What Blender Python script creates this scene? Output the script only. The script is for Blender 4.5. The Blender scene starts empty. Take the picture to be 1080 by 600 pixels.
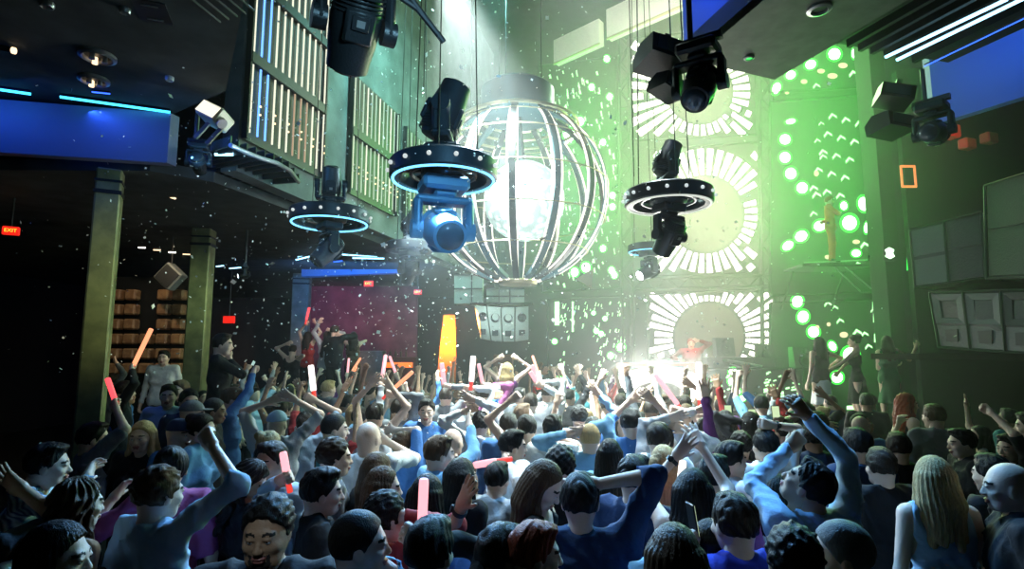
HAZE = 0.052
import bpy, math, random
import numpy as np
from mathutils import Vector, Matrix
R = math.radians
PI = math.pi
rnd = random.Random(7)
C = bpy.context.scene.collection
# ------------------------------------------------------------------ camera
CAM = np.array((0.0, 0.0, 2.35)); PITCH = R(6.8); FPX = 600.0
FW = np.array((0, math.cos(PITCH), math.sin(PITCH))); UP = np.array((0, -math.sin(PITCH), math.cos(PITCH))); RT = np.array((1.0, 0, 0))
def ray(px, py): return FW + RT*(px-540)/FPX + UP*(300-py)/FPX
def P(px, py, Y):
    d = ray(px, py); return CAM + d*(Y/d[1])
def PZ(px, py, z):
    d = ray(px, py); return CAM + d*((z-CAM[2])/d[2])
cam = bpy.data.objects.new('camera', bpy.data.cameras.new('camera')); C.objects.link(cam)
cam.location = CAM; cam.rotation_euler = (PI/2+PITCH, 0, 0)
cam.data.sensor_width = 36; cam.data.lens = 36*FPX/1080; cam.data.clip_end = 200
bpy.context.scene.camera = cam

# ------------------------------------------------------------------ materials
def mat(name, col, rough=.6, metal=0., emit=None, es=0., noise=None, bump=0., bscale=30., spec=.5, sheen=0.):
    m = bpy.data.materials.new(name); m.use_nodes = True; nt = m.node_tree; b = nt.nodes['Principled BSDF']
    b.inputs['Base Color'].default_value = (*col, 1); b.inputs['Roughness'].default_value = rough
    b.inputs['Metallic'].default_value = metal; b.inputs['Specular IOR Level'].default_value = spec
    if emit: b.inputs['Emission Color'].default_value = (*emit, 1); b.inputs['Emission Strength'].default_value = es
    if noise or bump:
        tc = nt.nodes.new('ShaderNodeTexCoord'); n = nt.nodes.new('ShaderNodeTexNoise'); n.inputs['Scale'].default_value = bscale; n.inputs['Detail'].default_value = 4
        nt.links.new(tc.outputs['Object'], n.inputs['Vector'])
        if noise:
            r = nt.nodes.new('ShaderNodeValToRGB'); r.color_ramp.elements[0].position = .35; r.color_ramp.elements[1].position = .68
            r.color_ramp.elements[0].color = (*noise, 1); r.color_ramp.elements[1].color = (*col, 1)
            nt.links.new(n.outputs['Fac'], r.inputs[0]); nt.links.new(r.outputs[0], b.inputs['Base Color'])
        if bump:
            bp = nt.nodes.new('ShaderNodeBump'); bp.inputs['Strength'].default_value = bump; bp.inputs['Distance'].default_value = .02
            nt.links.new(n.outputs['Fac'], bp.inputs['Height']); nt.links.new(bp.outputs[0], b.inputs['Normal'])
    return m
def emat(name, col, es, sample=False):
    m = mat(name, (0.02, 0.02, 0.02), .5, 0, col, es)
    m.cycles.emission_sampling = 'FRONT' if sample else 'NONE'
    return m
_mc = {}
def M(key, *a, **k):
    if key not in _mc: _mc[key] = mat(key, *a, **k)
    return _mc[key]
BLACKM = mat('black_powder_coat', (.018, .02, .022), .38, .3, bump=.15, bscale=60)
BLACKP = mat('black_plastic', (.012, .013, .015), .45)
STEEL = mat('brushed_steel', (.45, .46, .48), .35, .9, bump=.1, bscale=80)
DKMETAL = mat('dark_metal', (.06, .065, .07), .4, .7)
CABLE = mat('cable_rubber', (.01, .01, .012), .6)
# ------------------------------------------------------------------ mesh builder
class MB:
    def __init__(s): s.v = []; s.f = []; s.m = []; s.mi = 0
    def add(s, vs, fs):
        o = len(s.v); s.v += [tuple(map(float, v)) for v in vs]; s.f += [tuple(i+o for i in f) for f in fs]; s.m += [s.mi]*len(fs)
    def box(s, c, d, rot=None, bev=0.):
        hx, hy, hz = d[0]/2, d[1]/2, d[2]/2
        if bev <= 0:
            vs = [(x*hx, y*hy, z*hz) for x in (-1, 1) for y in (-1, 1) for z in (-1, 1)]
            fs = [(0, 1, 3, 2), (4, 6, 7, 5), (0, 4, 5, 1), (2, 3, 7, 6), (0, 2, 6, 4), (1, 5, 7, 3)]
        else:
            b = min(bev, hx*.9, hy*.9, hz*.9); vs = []; idx = {}
            for x in (-1, 1):
                for y in (-1, 1):
                    for z in (-1, 1):
                        for a in range(3):
                            p = [x*(hx-b), y*(hy-b), z*(hz-b)]; p[a] = (x*hx, y*hy, z*hz)[a]
                            idx[(x, y, z, a)] = len(vs); vs.append(tuple(p))
            fs = []
            for a in range(3):
                u, w = (a+1) % 3, (a+2) % 3
                for sg in (-1, 1):
                    q = []
                    for (su, sw) in ((-1, -1), (1, -1), (1, 1), (-1, 1)):
                        k = [0, 0, 0]; k[a] = sg; k[u] = su; k[w] = sw; q.append(idx[(*k, a)])
                    fs.append(tuple(q if sg > 0 else q[::-1]))
                for su in (-1, 1):
                    for sw in (-1, 1):
                        k1 = [0, 0, 0]; k1[u] = su; k1[w] = sw; k1[a] = -1; k2 = list(k1); k2[a] = 1
                        q = [idx[(*k1, u)], idx[(*k2, u)], idx[(*k2, w)], idx[(*k1, w)]]
                        fs.append(tuple(q if su*sw < 0 else q[::-1]))
            for x in (-1, 1):
                for y in (-1, 1):
                    for z in (-1, 1):
                        q = [idx[(x, y, z, a)] for a in range(3)]; fs.append(tuple(q if x*y*z > 0 else q[::-1]))
        if rot is not None: vs = [tuple(rot @ Vector(v)) for v in vs]
        s.add([(v[0]+c[0], v[1]+c[1], v[2]+c[2]) for v in vs], fs)
    def lathe(s, prof, c=(0, 0, 0), n=24, axis=(0, 0, 1), close=True):
        q = Vector((0, 0, 1)).rotation_difference(Vector(axis)); vs = []; fs = []
        for (r, z) in prof:
            for i in range(n):
                a = 2*PI*i/n; p = q @ Vector((r*math.cos(a), r*math.sin(a), z)); vs.append((p.x+c[0], p.y+c[1], p.z+c[2]))
        L = len(prof)
        for j in range(L-1):
            for i in range(n): fs.append((j*n+i, j*n+(i+1) % n, (j+1)*n+(i+1) % n, (j+1)*n+i))
        if close: fs.append(tuple(range(n))[::-1]); fs.append(tuple((L-1)*n+i for i in range(n)))
        s.add(vs, fs)
    def cyl(s, a, b, r, r2=None, n=12):
        a = Vector(a); b = Vector(b); r2 = r if r2 is None else r2
        s.lathe([(r, 0), (r2, (b-a).length)], a, n, (b-a).normalized())
    def tube(s, pts, r, n=8, closed=False):
        pts = [Vector(p) for p in pts]; N = len(pts); vs = []; fs = []; ref = None
        for i, p in enumerate(pts):
            if closed: t = (pts[(i+1) % N]-pts[i-1]).normalized()
            else: t = (pts[min(i+1, N-1)]-pts[max(i-1, 0)]).normalized()
            if ref is None: ref = Vector((0, 0, 1)) if abs(t.z) < .9 else Vector((1, 0, 0))
            u = t.cross(ref).normalized(); w = u.cross(t).normalized(); ref = w
            for k in range(n):
                a = 2*PI*k/n; q = p+(u*math.cos(a)+w*math.sin(a))*r; vs.append(tuple(q))
        for i in range(N if closed else N-1):
            j = (i+1) % N
            for k in range(n): fs.append((i*n+k, i*n+(k+1) % n, j*n+(k+1) % n, j*n+k))
        if not closed: fs.append(tuple(range(n))[::-1]); fs.append(tuple((N-1)*n+k for k in range(n)))
        s.add(vs, fs)
    def sphere(s, c, r, n=14, sc=(1, 1, 1)):
        vs = []; fs = []; m = n//2
        for j in range(1, m):
            t = PI*j/m
            for i in range(n):
                a = 2*PI*i/n; vs.append((c[0]+r*sc[0]*math.sin(t)*math.cos(a), c[1]+r*sc[1]*math.sin(t)*math.sin(a), c[2]+r*sc[2]*math.cos(t)))
        vs += [(c[0], c[1], c[2]+r*sc[2]), (c[0], c[1], c[2]-r*sc[2])]; T = len(vs)-2
        for j in range(m-2):
            for i in range(n): fs.append((j*n+i, (j+1)*n+i, (j+1)*n+(i+1) % n, j*n+(i+1) % n))
        for i in range(n): fs.append((T, i, (i+1) % n)); fs.append((T+1, (m-2)*n+(i+1) % n, (m-2)*n+i))
        s.add(vs, fs)
    def prism(s, poly, ax, d0, d1):
        """extrude polygon (list of (u,v)) along axis index ax from d0 to d1"""
        def mk(u, v, d): p = [0, 0, 0]; p[ax] = d; p[(ax+1) % 3] = u; p[(ax+2) % 3] = v; return tuple(p)
        n = len(poly); vs = [mk(u, v, d0) for u, v in poly]+[mk(u, v, d1) for u, v in poly]
        s.add(vs, [tuple(range(n))[::-1], tuple(range(n, 2*n))]+[(i, (i+1) % n, n+(i+1) % n, n+i) for i in range(n)])
    def quad(s, a, b, c, d): s.add([a, b, c, d], [(0, 1, 2, 3)])
    def slab(s, pts, th):
        """closed slab: polygon of 3-d points thickened by vector th"""
        n = len(pts); th = Vector(th); vs = [tuple(map(float, p)) for p in pts]+[tuple(Vector([float(x) for x in p])+th) for p in pts]
        s.add(vs, [tuple(range(n)), tuple(range(n, 2*n))[::-1]]+[(i, n+i, n+(i+1) % n, (i+1) % n) for i in range(n)])
    def build(s, name, m, parent=None, smooth=False, loc=None, rot=None):
        me = bpy.data.meshes.new(name); me.from_pydata(s.v, [], s.f); me.validate(); me.update()
        for x in (m if isinstance(m, (list, tuple)) else [m]): me.materials.append(x)
        if isinstance(m, (list, tuple)) and len(me.polygons) == len(s.m): me.polygons.foreach_set('material_index', s.m)
        o = bpy.data.objects.new(name, me); C.objects.link(o)
        if parent is not None: o.parent = parent
        if loc is not None: o.location = loc
        if rot is not None: o.rotation_euler = rot
        if smooth:
            me.polygons.foreach_set('use_smooth', [True]*len(me.polygons))
            if smooth != 'all': me.set_sharp_from_angle(angle=R(40))
        return o
def tag(o, label=None, cat=None, group=None, kind=None):
    if label: o['label'] = label
    if cat: o['category'] = cat
    if group: o['group'] = group
    if kind: o['kind'] = kind
    return o
def empty(name, loc, rz=0, label=None, cat=None, group=None, rot=None):
    o = bpy.data.objects.new(name, None); C.objects.link(o); o.location = loc
    o.rotation_euler = rot if rot is not None else (0, 0, rz); o.empty_display_size = .1
    return tag(o, label, cat, group)
def struct(name, mb, m, **k): return tag(mb.build(name, m, **k), kind='structure')
def copy_tree(o, parent=None):
    c = o.copy(); C.objects.link(c)
    if parent is not None: c.parent = parent
    for ch in list(o.children): copy_tree(ch, c)
    return c
# ------------------------------------------------------------------ implicit surfaces (surface nets)
class Field:
    def __init__(s, lo, hi, h):
        s.h = h; s.lo = np.array(lo, float)-2*h; n = np.ceil((np.array(hi, float)+2*h-s.lo)/h).astype(int)+1
        s.n = n; s.F = np.full(tuple(n), 1.0, np.float32)
        s.ax = [(s.lo[i]+h*np.arange(n[i])).astype(np.float32) for i in range(3)]
    def sub(s, lo, hi):
        a = np.maximum(np.floor((np.array(lo)-s.lo)/s.h).astype(int), 0); b = np.minimum(np.ceil((np.array(hi)-s.lo)/s.h).astype(int)+1, s.n)
        if (b <= a).any(): return None
        sl = tuple(slice(a[i], b[i]) for i in range(3))
        X = s.ax[0][sl[0]][:, None, None]; Y = s.ax[1][sl[1]][None, :, None]; Z = s.ax[2][sl[2]][None, None, :]
        return sl, X, Y, Z
    def blend(s, sl, d, k, op='u'):
        a = s.F[sl]
        if op == 'u':
            h = np.maximum(k-np.abs(a-d), 0)/k; s.F[sl] = np.minimum(a, d)-h*h*k*.25
        else:
            d = -d; h = np.maximum(k-np.abs(a-d), 0)/k; s.F[sl] = np.maximum(a, d)+h*h*k*.25
    def cap(s, a, b, ra, rb=None, k=.03, op='u', cut=None, fl=None):
        """round cone a-b; cut=(side) clips flat at b; fl=(axisvec, factor) squashes along axis"""
        rb = ra if rb is None else rb; a = np.array(a, np.float32); b = np.array(b, np.float32); m = max(ra, rb)+k+s.h*2
        g = s.sub(np.minimum(a, b)-m, np.maximum(a, b)+m)
        if g is None: return
        sl, X, Y, Z = g; ba = b-a; L2 = float(ba@ba)+1e-9
        px, py, pz = X-a[0], Y-a[1], Z-a[2]
        t0 = (px*ba[0]+py*ba[1]+pz*ba[2])/L2; t = np.clip(t0, 0, 1)
        dx, dy, dz = px-ba[0]*t, py-ba[1]*t, pz-ba[2]*t
        d = np.sqrt(dx*dx+dy*dy+dz*dz)-(ra+(rb-ra)*t)
        if cut: d = np.maximum(d, (t0-1)*math.sqrt(L2))
        s.blend(sl, d, k, op)
    def ell(s, c, r, k=.03, op='u', cuts=()):
        c = np.array(c, np.float32); r = np.array(r, np.float32); m = r+k+s.h*2
        g = s.sub(c-m, c+m)
        if g is None: return
        sl, X, Y, Z = g; x, y, z = (X-c[0]), (Y-c[1]), (Z-c[2])
        k0 = np.sqrt((x/r[0])**2+(y/r[1])**2+(z/r[2])**2)+1e-6; k1 = np.sqrt((x/r[0]**2)**2+(y/r[1]**2)**2+(z/r[2]**2)**2)+1e-6
        d = k0*(k0-1)/k1
        for (n, o) in cuts: d = np.maximum(d, x*n[0]+y*n[1]+z*n[2]-o)
        s.blend(sl, d, k, op)
    def mod(s, fn, w=.05):
        m = np.abs(s.F) < w
        X, Y, Z = np.meshgrid(*s.ax, indexing='ij', sparse=True)
        s.F += np.where(m, fn(X, Y, Z), 0).astype(np.float32)
    def clip(s, n, o):
        X, Y, Z = np.meshgrid(*s.ax, indexing='ij', sparse=True)
        s.F = np.maximum(s.F, X*n[0]+Y*n[1]+Z*n[2]-o).astype(np.float32)
    def net(s):
        F = s.F; F[0] = F[-1] = 1; F[:, 0] = F[:, -1] = 1; F[:, :, 0] = F[:, :, -1] = 1
        S = F < 0; nx, ny, nz = F.shape; cn = (nx-1, ny-1, nz-1)
        acc = np.zeros((cn[0]*cn[1]*cn[2], 3)); cnt = np.zeros(cn[0]*cn[1]*cn[2]); faces = []
        def cid(i, j, k): return (i*cn[1]+j)*cn[2]+k
        for a in range(3):
            s0 = [slice(None)]*3; s1 = [slice(None)]*3; s0[a] = slice(0, -1); s1[a] = slice(1, None)
            A = S[tuple(s0)]; B = S[tuple(s1)]; idx = np.argwhere(A != B)
            if not len(idx): continue
            i2 = idx.copy(); i2[:, a] += 1
            f0 = F[tuple(idx.T)]; f1 = F[tuple(i2.T)]; t = f0/(f0-f1)
            pos = idx.astype(float); pos[:, a] += t
            u, w = (a+1) % 3, (a+2) % 3; q = []
            for (du, dw) in ((0, 0), (-1, 0), (-1, -1), (0, -1)):
                c = idx.copy(); c[:, u] += du; c[:, w] += dw; ci = cid(c[:, 0], c[:, 1], c[:, 2]); q.append(ci)
                for d in range(3): acc[:, d] += np.bincount(ci, pos[:, d], len(cnt))
                cnt += np.bincount(ci, minlength=len(cnt))
            q = np.stack(q, 1); ins = S[tuple(idx.T)]; q[~ins] = q[~ins][:, ::-1]; faces.append(q)
        if not faces: return np.zeros((0, 3)), np.zeros((0, 4), int)
        use = cnt > 0; V = acc[use]/cnt[use][:, None]*s.h+s.lo; mp = np.cumsum(use)-1
        return V, mp[np.concatenate(faces)]
def mesh_np(name, parts, mats):
    """parts: list of (V, F quads, material index per face or int)"""
    V = []; Fs = []; MI = []; o = 0
    for v, f, mi in parts:
        if not len(v): continue
        V.append(v); Fs.append(f+o); MI.append(np.full(len(f), mi) if np.isscalar(mi) else mi); o += len(v)
    V = np.concatenate(V); Fs = np.concatenate(Fs); MI = np.concatenate(MI)
    me = bpy.data.meshes.new(name); me.vertices.add(len(V)); me.vertices.foreach_set('co', V.astype(np.float32).ravel())
    me.loops.add(Fs.size); me.loops.foreach_set('vertex_index', Fs.astype(np.int32).ravel())
    me.polygons.add(len(Fs)); me.polygons.foreach_set('loop_start', np.arange(len(Fs), dtype=np.int32)*4)
    me.polygons.foreach_set('material_index', MI.astype(np.int32)); me.polygons.foreach_set('use_smooth', np.ones(len(Fs), bool))
    for m in mats: me.materials.append(m)
    me.update(calc_edges=True); me.validate()
    return me
def V3(*a): return np.array(a, float)
def unit(v): v = np.array(v, float); return v/(np.linalg.norm(v)+1e-9)
def ik(sh, tgt, l1, l2, pole):
    d = tgt-sh; D = np.linalg.norm(d); D2 = min(max(D, abs(l1-l2)+.03), l1+l2-.004); u = d/(D+1e-9)
    a = (l1*l1-l2*l2+D2*D2)/(2*D2); hgt = math.sqrt(max(l1*l1-a*a, 0)); p = pole-u*(pole@u); p = unit(p)
    return sh+u*a+p*hgt, sh+u*D2
SK = {'fair': (.70, .49, .39), 'tan': (.46, .27, .17), 'brown': (.24, .13, .08)}
def skinm(k):
    key = 'skin_'+k
    if key not in _mc:
        m = mat(key, SK[k], .48, bump=.12, bscale=90); b = m.node_tree.nodes['Principled BSDF']
        b.inputs['Subsurface Weight'].default_value = .0
        _mc[key] = m
    return _mc[key]
HC = {'black': (.008, .007, .007), 'dark': (.022, .014, .010), 'brown': (.075, .042, .022), 'blonde': (.42, .29, .14), 'red': (.28, .05, .02), 'grey': (.13, .13, .13)}
def hairm(k):
    key = 'hair_'+k
    if key not in _mc:
        m = mat(key, HC[k], .5, spec=.22); nt = m.node_tree; b = nt.nodes['Principled BSDF']
        tc = nt.nodes.new('ShaderNodeTexCoord'); mp = nt.nodes.new('ShaderNodeMapping'); mp.inputs['Scale'].default_value = (240, 240, 14)
        n = nt.nodes.new('ShaderNodeTexNoise'); n.inputs['Scale'].default_value = 1; n.inputs['Detail'].default_value = 2
        bp = nt.nodes.new('ShaderNodeBump'); bp.inputs['Strength'].default_value = .55; bp.inputs['Distance'].default_value = .01
        nt.links.new(tc.outputs['Object'], mp.inputs[0]); nt.links.new(mp.outputs[0], n.inputs['Vector']); nt.links.new(n.outputs['Fac'], bp.inputs['Height']); nt.links.new(bp.outputs[0], b.inputs['Normal'])
        mx = nt.nodes.new('ShaderNodeMix'); mx.data_type = 'RGBA'; c = HC[k]
        mx.inputs[6].default_value = (c[0]*.45, c[1]*.45, c[2]*.45, 1); mx.inputs[7].default_value = (min(1, c[0]*1.7), min(1, c[1]*1.7), min(1, c[2]*1.7), 1)
        nt.links.new(n.outputs['Fac'], mx.inputs[0]); nt.links.new(mx.outputs[2], b.inputs['Base Color'])
        _mc[key] = m
    return _mc[key]
TOPC = {'white': (.72, .74, .76), 'light blue': (.36, .52, .72), 'sky blue': (.20, .42, .66), 'blue': (.05, .16, .42), 'royal blue': (.03, .05, .50), 'navy': (.018, .04, .11), 'black': (.012, .012, .015),
        'grey': (.16, .17, .19), 'teal': (.03, .16, .18), 'purple': (.12, .03, .16), 'pink': (.30, .07, .20), 'red': (.38, .03, .03), 'plaid': (.30, .50, .66), 'pale grey': (.42, .44, .48), 'brown': (.10, .06, .04), 'green': (.05, .18, .08), 'orange': (.75, .20, .05)}
def clothm(k):
    key = 'cloth_'+k.replace(' ', '_')
    if key not in _mc:
        m = mat(key, TOPC[k], .8, bump=.7, bscale=11, spec=.3); nt = m.node_tree; b = nt.nodes['Principled BSDF']
        if k == 'plaid':
            tc = nt.nodes.new('ShaderNodeTexCoord'); w = nt.nodes.new('ShaderNodeTexWave'); w.inputs['Scale'].default_value = 9; w.bands_direction = 'DIAGONAL'; w.inputs['Distortion'].default_value = 1.5
            r = nt.nodes.new('ShaderNodeValToRGB'); r.color_ramp.elements[0].color = (.03, .10, .25, 1); r.color_ramp.elements[1].color = (.6, .75, .85, 1)
            nt.links.new(tc.outputs['Object'], w.inputs[0]); nt.links.new(w.outputs['Fac'], r.inputs[0]); nt.links.new(r.outputs[0], b.inputs['Base Color'])
        _mc[key] = m
    return _mc[key]
LIP = mat('lips', (.36, .13, .11), .4); STUB = mat('beard_hair', (.05, .035, .03), .8); EYEW = mat('eye_white', (.7, .7, .7), .2); EYED = mat('iris', (.02, .012, .01), .15)
BROW = mat('brow_hair', (.02, .014, .01), .8)

def hand_field(wr, d, n, pose, thumb_side, h, sc=1.0):
    """wr wrist, d hand direction, n palm normal (palm faces n), thumb_side +1/-1 along side axis"""
    d = unit(d); n = unit(n-d*(n@d)); sx = np.cross(d, n)*thumb_side      # towards the thumb
    rr = .0085*sc if h < .006 else (.0098*sc if h < .009 else .0125*sc)
    f = Field(wr-.20, wr+.20, h)
    f.cap(wr-d*.07, wr+d*.005, .0285*sc, .0262*sc, k=.02)
    pw = .078*sc; pl = .090*sc
    for i in range(4):
        o = (i-1.5)/3*pw*.72; f.cap(wr+d*.012-sx*o*.55, wr+d*pl-sx*o, .0155*sc, .0125*sc, k=.022)
    f.cap(wr+d*.02+sx*.016*sc, wr+d*.05+sx*.026*sc+n*.006, .018*sc, .014*sc, k=.02)
    L = [.072, .082, .077, .060]
    curl = {'open': .12, 'relax': .55, 'fist': 1.55, 'grip': 1.35, 'point': 1.5}[pose]; spread = {'open': .16, 'relax': .07}.get(pose, .0)
    for i in range(4):
        o = (i-1.5)/3*pw*.78; b = wr+d*pl-sx*o; c = curl*(1 if pose != 'relax' else .7+.15*i)
        if pose == 'point' and i == 0: c = .05
        dd = unit(d-sx*spread*(i-1.5)); p = b; a = 0.; seg = [.45, .30, .25]
        for j in range(3):
            a += c*(.75 if j == 0 else 1.0)
            v = dd*math.cos(a)+n*math.sin(a); q = p+v*L[i]*sc*seg[j]
            f.cap(p, q, rr*(1-.06*j), rr*(.94-.06*j), k=.006); p = q
    tb = wr+d*.030*sc+sx*.028*sc
    if pose in ('fist', 'grip', 'point'):
        t1 = tb+d*.030*sc+sx*.012*sc+n*.022*sc; t2 = t1+d*.026*sc-sx*.022*sc+n*.014*sc
    else:
        t1 = tb+d*.026*sc+sx*.026*sc+n*.012*sc; t2 = t1+d*.028*sc+sx*.012*sc+n*.008*sc
    f.cap(tb, t1, rr*1.25, rr*1.12, k=.012); f.cap(t1, t2, rr*1.1, rr*.95, k=.006)
    return f.net()

def head_parts(hc, sc, h, female, beard, tilt, turn, squint=False, jaw=1.0):
    f = Field((-.14, -.15, -.20), (.14, .17, .16), h)
    f.ell((0, -.012, .022), (.077, .096, .098), k=.03)
    f.ell((0, .012, -.035), (.062*jaw, .074, .078), k=.04)
    f.cap((-.030*jaw, .040, -.088), (.030*jaw, .040, -.088), .024, k=.03)
    f.cap((0, .062, -.098), (0, .066, -.092), .017, k=.02)
    f.cap((0, -.035, -.05), (0, -.050, -.19), .050 if not female else .041, .053 if not female else .044, k=.03)
    if h < .016:
        f.cap((-.036, .076, .018), (.036, .076, .018), .012, k=.02)                # brow
        for sx in (-1, 1):
            f.ell((sx*.032, .098, -.002), (.017, .016, .011), k=.012, op='s')
            f.ell((sx*.031, .078, -.003), (.014, .0095, .011), k=.004); f.cap((sx*.021, .0905, .0045), (sx*.041, .087, .0035), .0062, k=.004)
            f.ell((sx*.045, .058, -.030), (.020, .022, .018), k=.02)              # cheek
            f.ell((sx*.078, -.008, -.010), (.009, .018, .031), k=.008)            # ear
        f.cap((0, .086, .004), (0, .103, -.033), .006, .0105, k=.012); f.ell((0, .098, -.038), (.019, .013, .009), k=.008)
        f.ell((0, .086, -.064), (.026, .013, .007), k=.006); f.ell((0, .084, -.075), (.022, .013, .007), k=.006)
        f.ell((0, .100, -.0692), (.022, .010, .0022), k=.003, op='s')
    V, F = f.net()
    c = V[F].mean(1); mi = np.zeros(len(F), int)
    if h < .016:
        lip = (np.abs(c[:, 0]) < .027) & (c[:, 1] > .080) & (np.abs(c[:, 2]+.0695) < .0125); mi[lip] = 1
        br = (np.abs(c[:, 2]-.0235+.18*np.abs(np.abs(c[:, 0])-.03)) < .0055) & (np.abs(np.abs(c[:, 0])-.034) < .020) & (c[:, 1] > .05); mi[br] = 2
        if beard:
            ch = (np.abs(c[:, 0]) < .030) & (c[:, 1] > .055) & (c[:, 2] < -.082) & (c[:, 2] > -.122); ms = (np.abs(c[:, 0]) < .034) & (np.abs(c[:, 2]+.054-.25*np.abs(c[:, 0])*-1) < .006) & (c[:, 1] > .07)
            sd = (np.abs(np.abs(c[:, 0])-.034) < .006) & (c[:, 1] > .06) & (c[:, 2] < -.052) & (c[:, 2] > -.1)
            mi[(ch | ms | sd) & ~lip] = 3
    return V, F, mi
def hair_field(style, h, seed, female):
    f = Field((-.22, -.26, -.52 if 'long' in style else -.20), (.22, .20, .22), h); r = random.Random(seed)
    g = .012 if style == 'buzz' else (.020 if style == 'short' else .026)
    face = ((0, .80, -.60), .052 if style != 'buzz' else .045)
    if style in ('short', 'buzz'):
        f.ell((0, -.014, .028), (.0835+g*.2, .1015+g*.2, .098+g*.35), k=.02, cuts=(((0, .80, -.60), .046), ((0, -.10, -.99), .062)))
        if style == 'short': f.ell((.012, .030, .102), (.056, .058, .024), k=.02)
    elif style == 'curly':
        f.ell((0, -.018, .034), (.092, .110, .106), k=.02, cuts=(((0, .80, -.60), .048), ((0, -.2, -.97), .072)))
    elif style == 'cap':
        f.ell((0, -.012, .030), (.088, .106, .100), k=.01, cuts=(((0, 0, -1), -.005),)); f.ell((0, .105, .036), (.068, .065, .008), k=.01)
    elif style == 'bun':
        f.ell((0, -.016, .028), (.088, .106, .112), k=.02, cuts=(((0, .80, -.60), .045), ((0, -.3, -.95), .080))); f.ell((0, -.10, .095), (.045, .045, .042), k=.02)
    else:                                                    # long, long straight, long wavy
        f.ell((0, -.018, .028), (.090, .108, .110), k=.02, cuts=(((0, .84, -.54), .046),))
        Ln = .40 if 'extra' in style else .27
        for i in range(9):
            a = -1.25+2.5*i/8; x = math.sin(a)*.080; y = -math.cos(a)*.080-.015
            e = (x*1.30+r.uniform(-.012, .012), y*1.10-.035, -.04-Ln+r.uniform(-.04, .03))
            m_ = ((x*1.22), y*1.15-.01, -.12)
            f.cap((x, y, .03), m_, .030, .032, k=.02); f.cap(m_, e, .032, .016, k=.02)
        for sx in (-1, 1): f.cap((sx*.078, .005, .03), (sx*.086, .012, -.12), .018, .020, k=.02); f.cap((sx*.086, .012, -.12), (sx*.09, .02, -.22), .02, .01, k=.02)
    p1, p2, p3 = r.uniform(0, 6), r.uniform(0, 6), r.uniform(0, 6)
    if style == 'curly': f.mod(lambda X, Y, Z: .007*np.sin(95*X+p1)*np.sin(90*Y+p2)*np.sin(100*Z+p3)+.004*np.sin(160*X+p2)*np.sin(170*Z+p1))
    elif 'wavy' in style: f.mod(lambda X, Y, Z: .006*np.sin(np.arctan2(X, -Y-.01)*16+5*np.sin(22*Z+p1)+p2)+.002*np.sin(130*Z+60*X))
    elif style == 'cap': pass
    elif style in ('short', 'buzz'):
        am = .0075 if style == 'short' else .0012
        def hf_(X, Y, Z):
            an_ = np.arctan2(X+.012, -Y+.02); wv = 2.5*np.sin(an_*3+p1)+3*np.sin(17*Z+p2)+1.5*np.sin(50*Y+31*X+p3)
            return am*(.75-np.abs(np.sin(an_*7+wv))**.7)+am*.45*np.sin(88*X+61*Z+p2+wv)*np.sin(74*Y-52*Z+p3)
        f.mod(hf_)
    else: f.mod(lambda X, Y, Z: .0020*np.sin(np.arctan2(X, -Y-.01)*31+3*np.sin(11*Z+p1)+p2)+.0016*np.sin(np.arctan2(X, -Y-.01)*53+4*np.sin(14*Z+p3))+.003*np.sin(26*Z+9*X+p3))
    return f.net()

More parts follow.
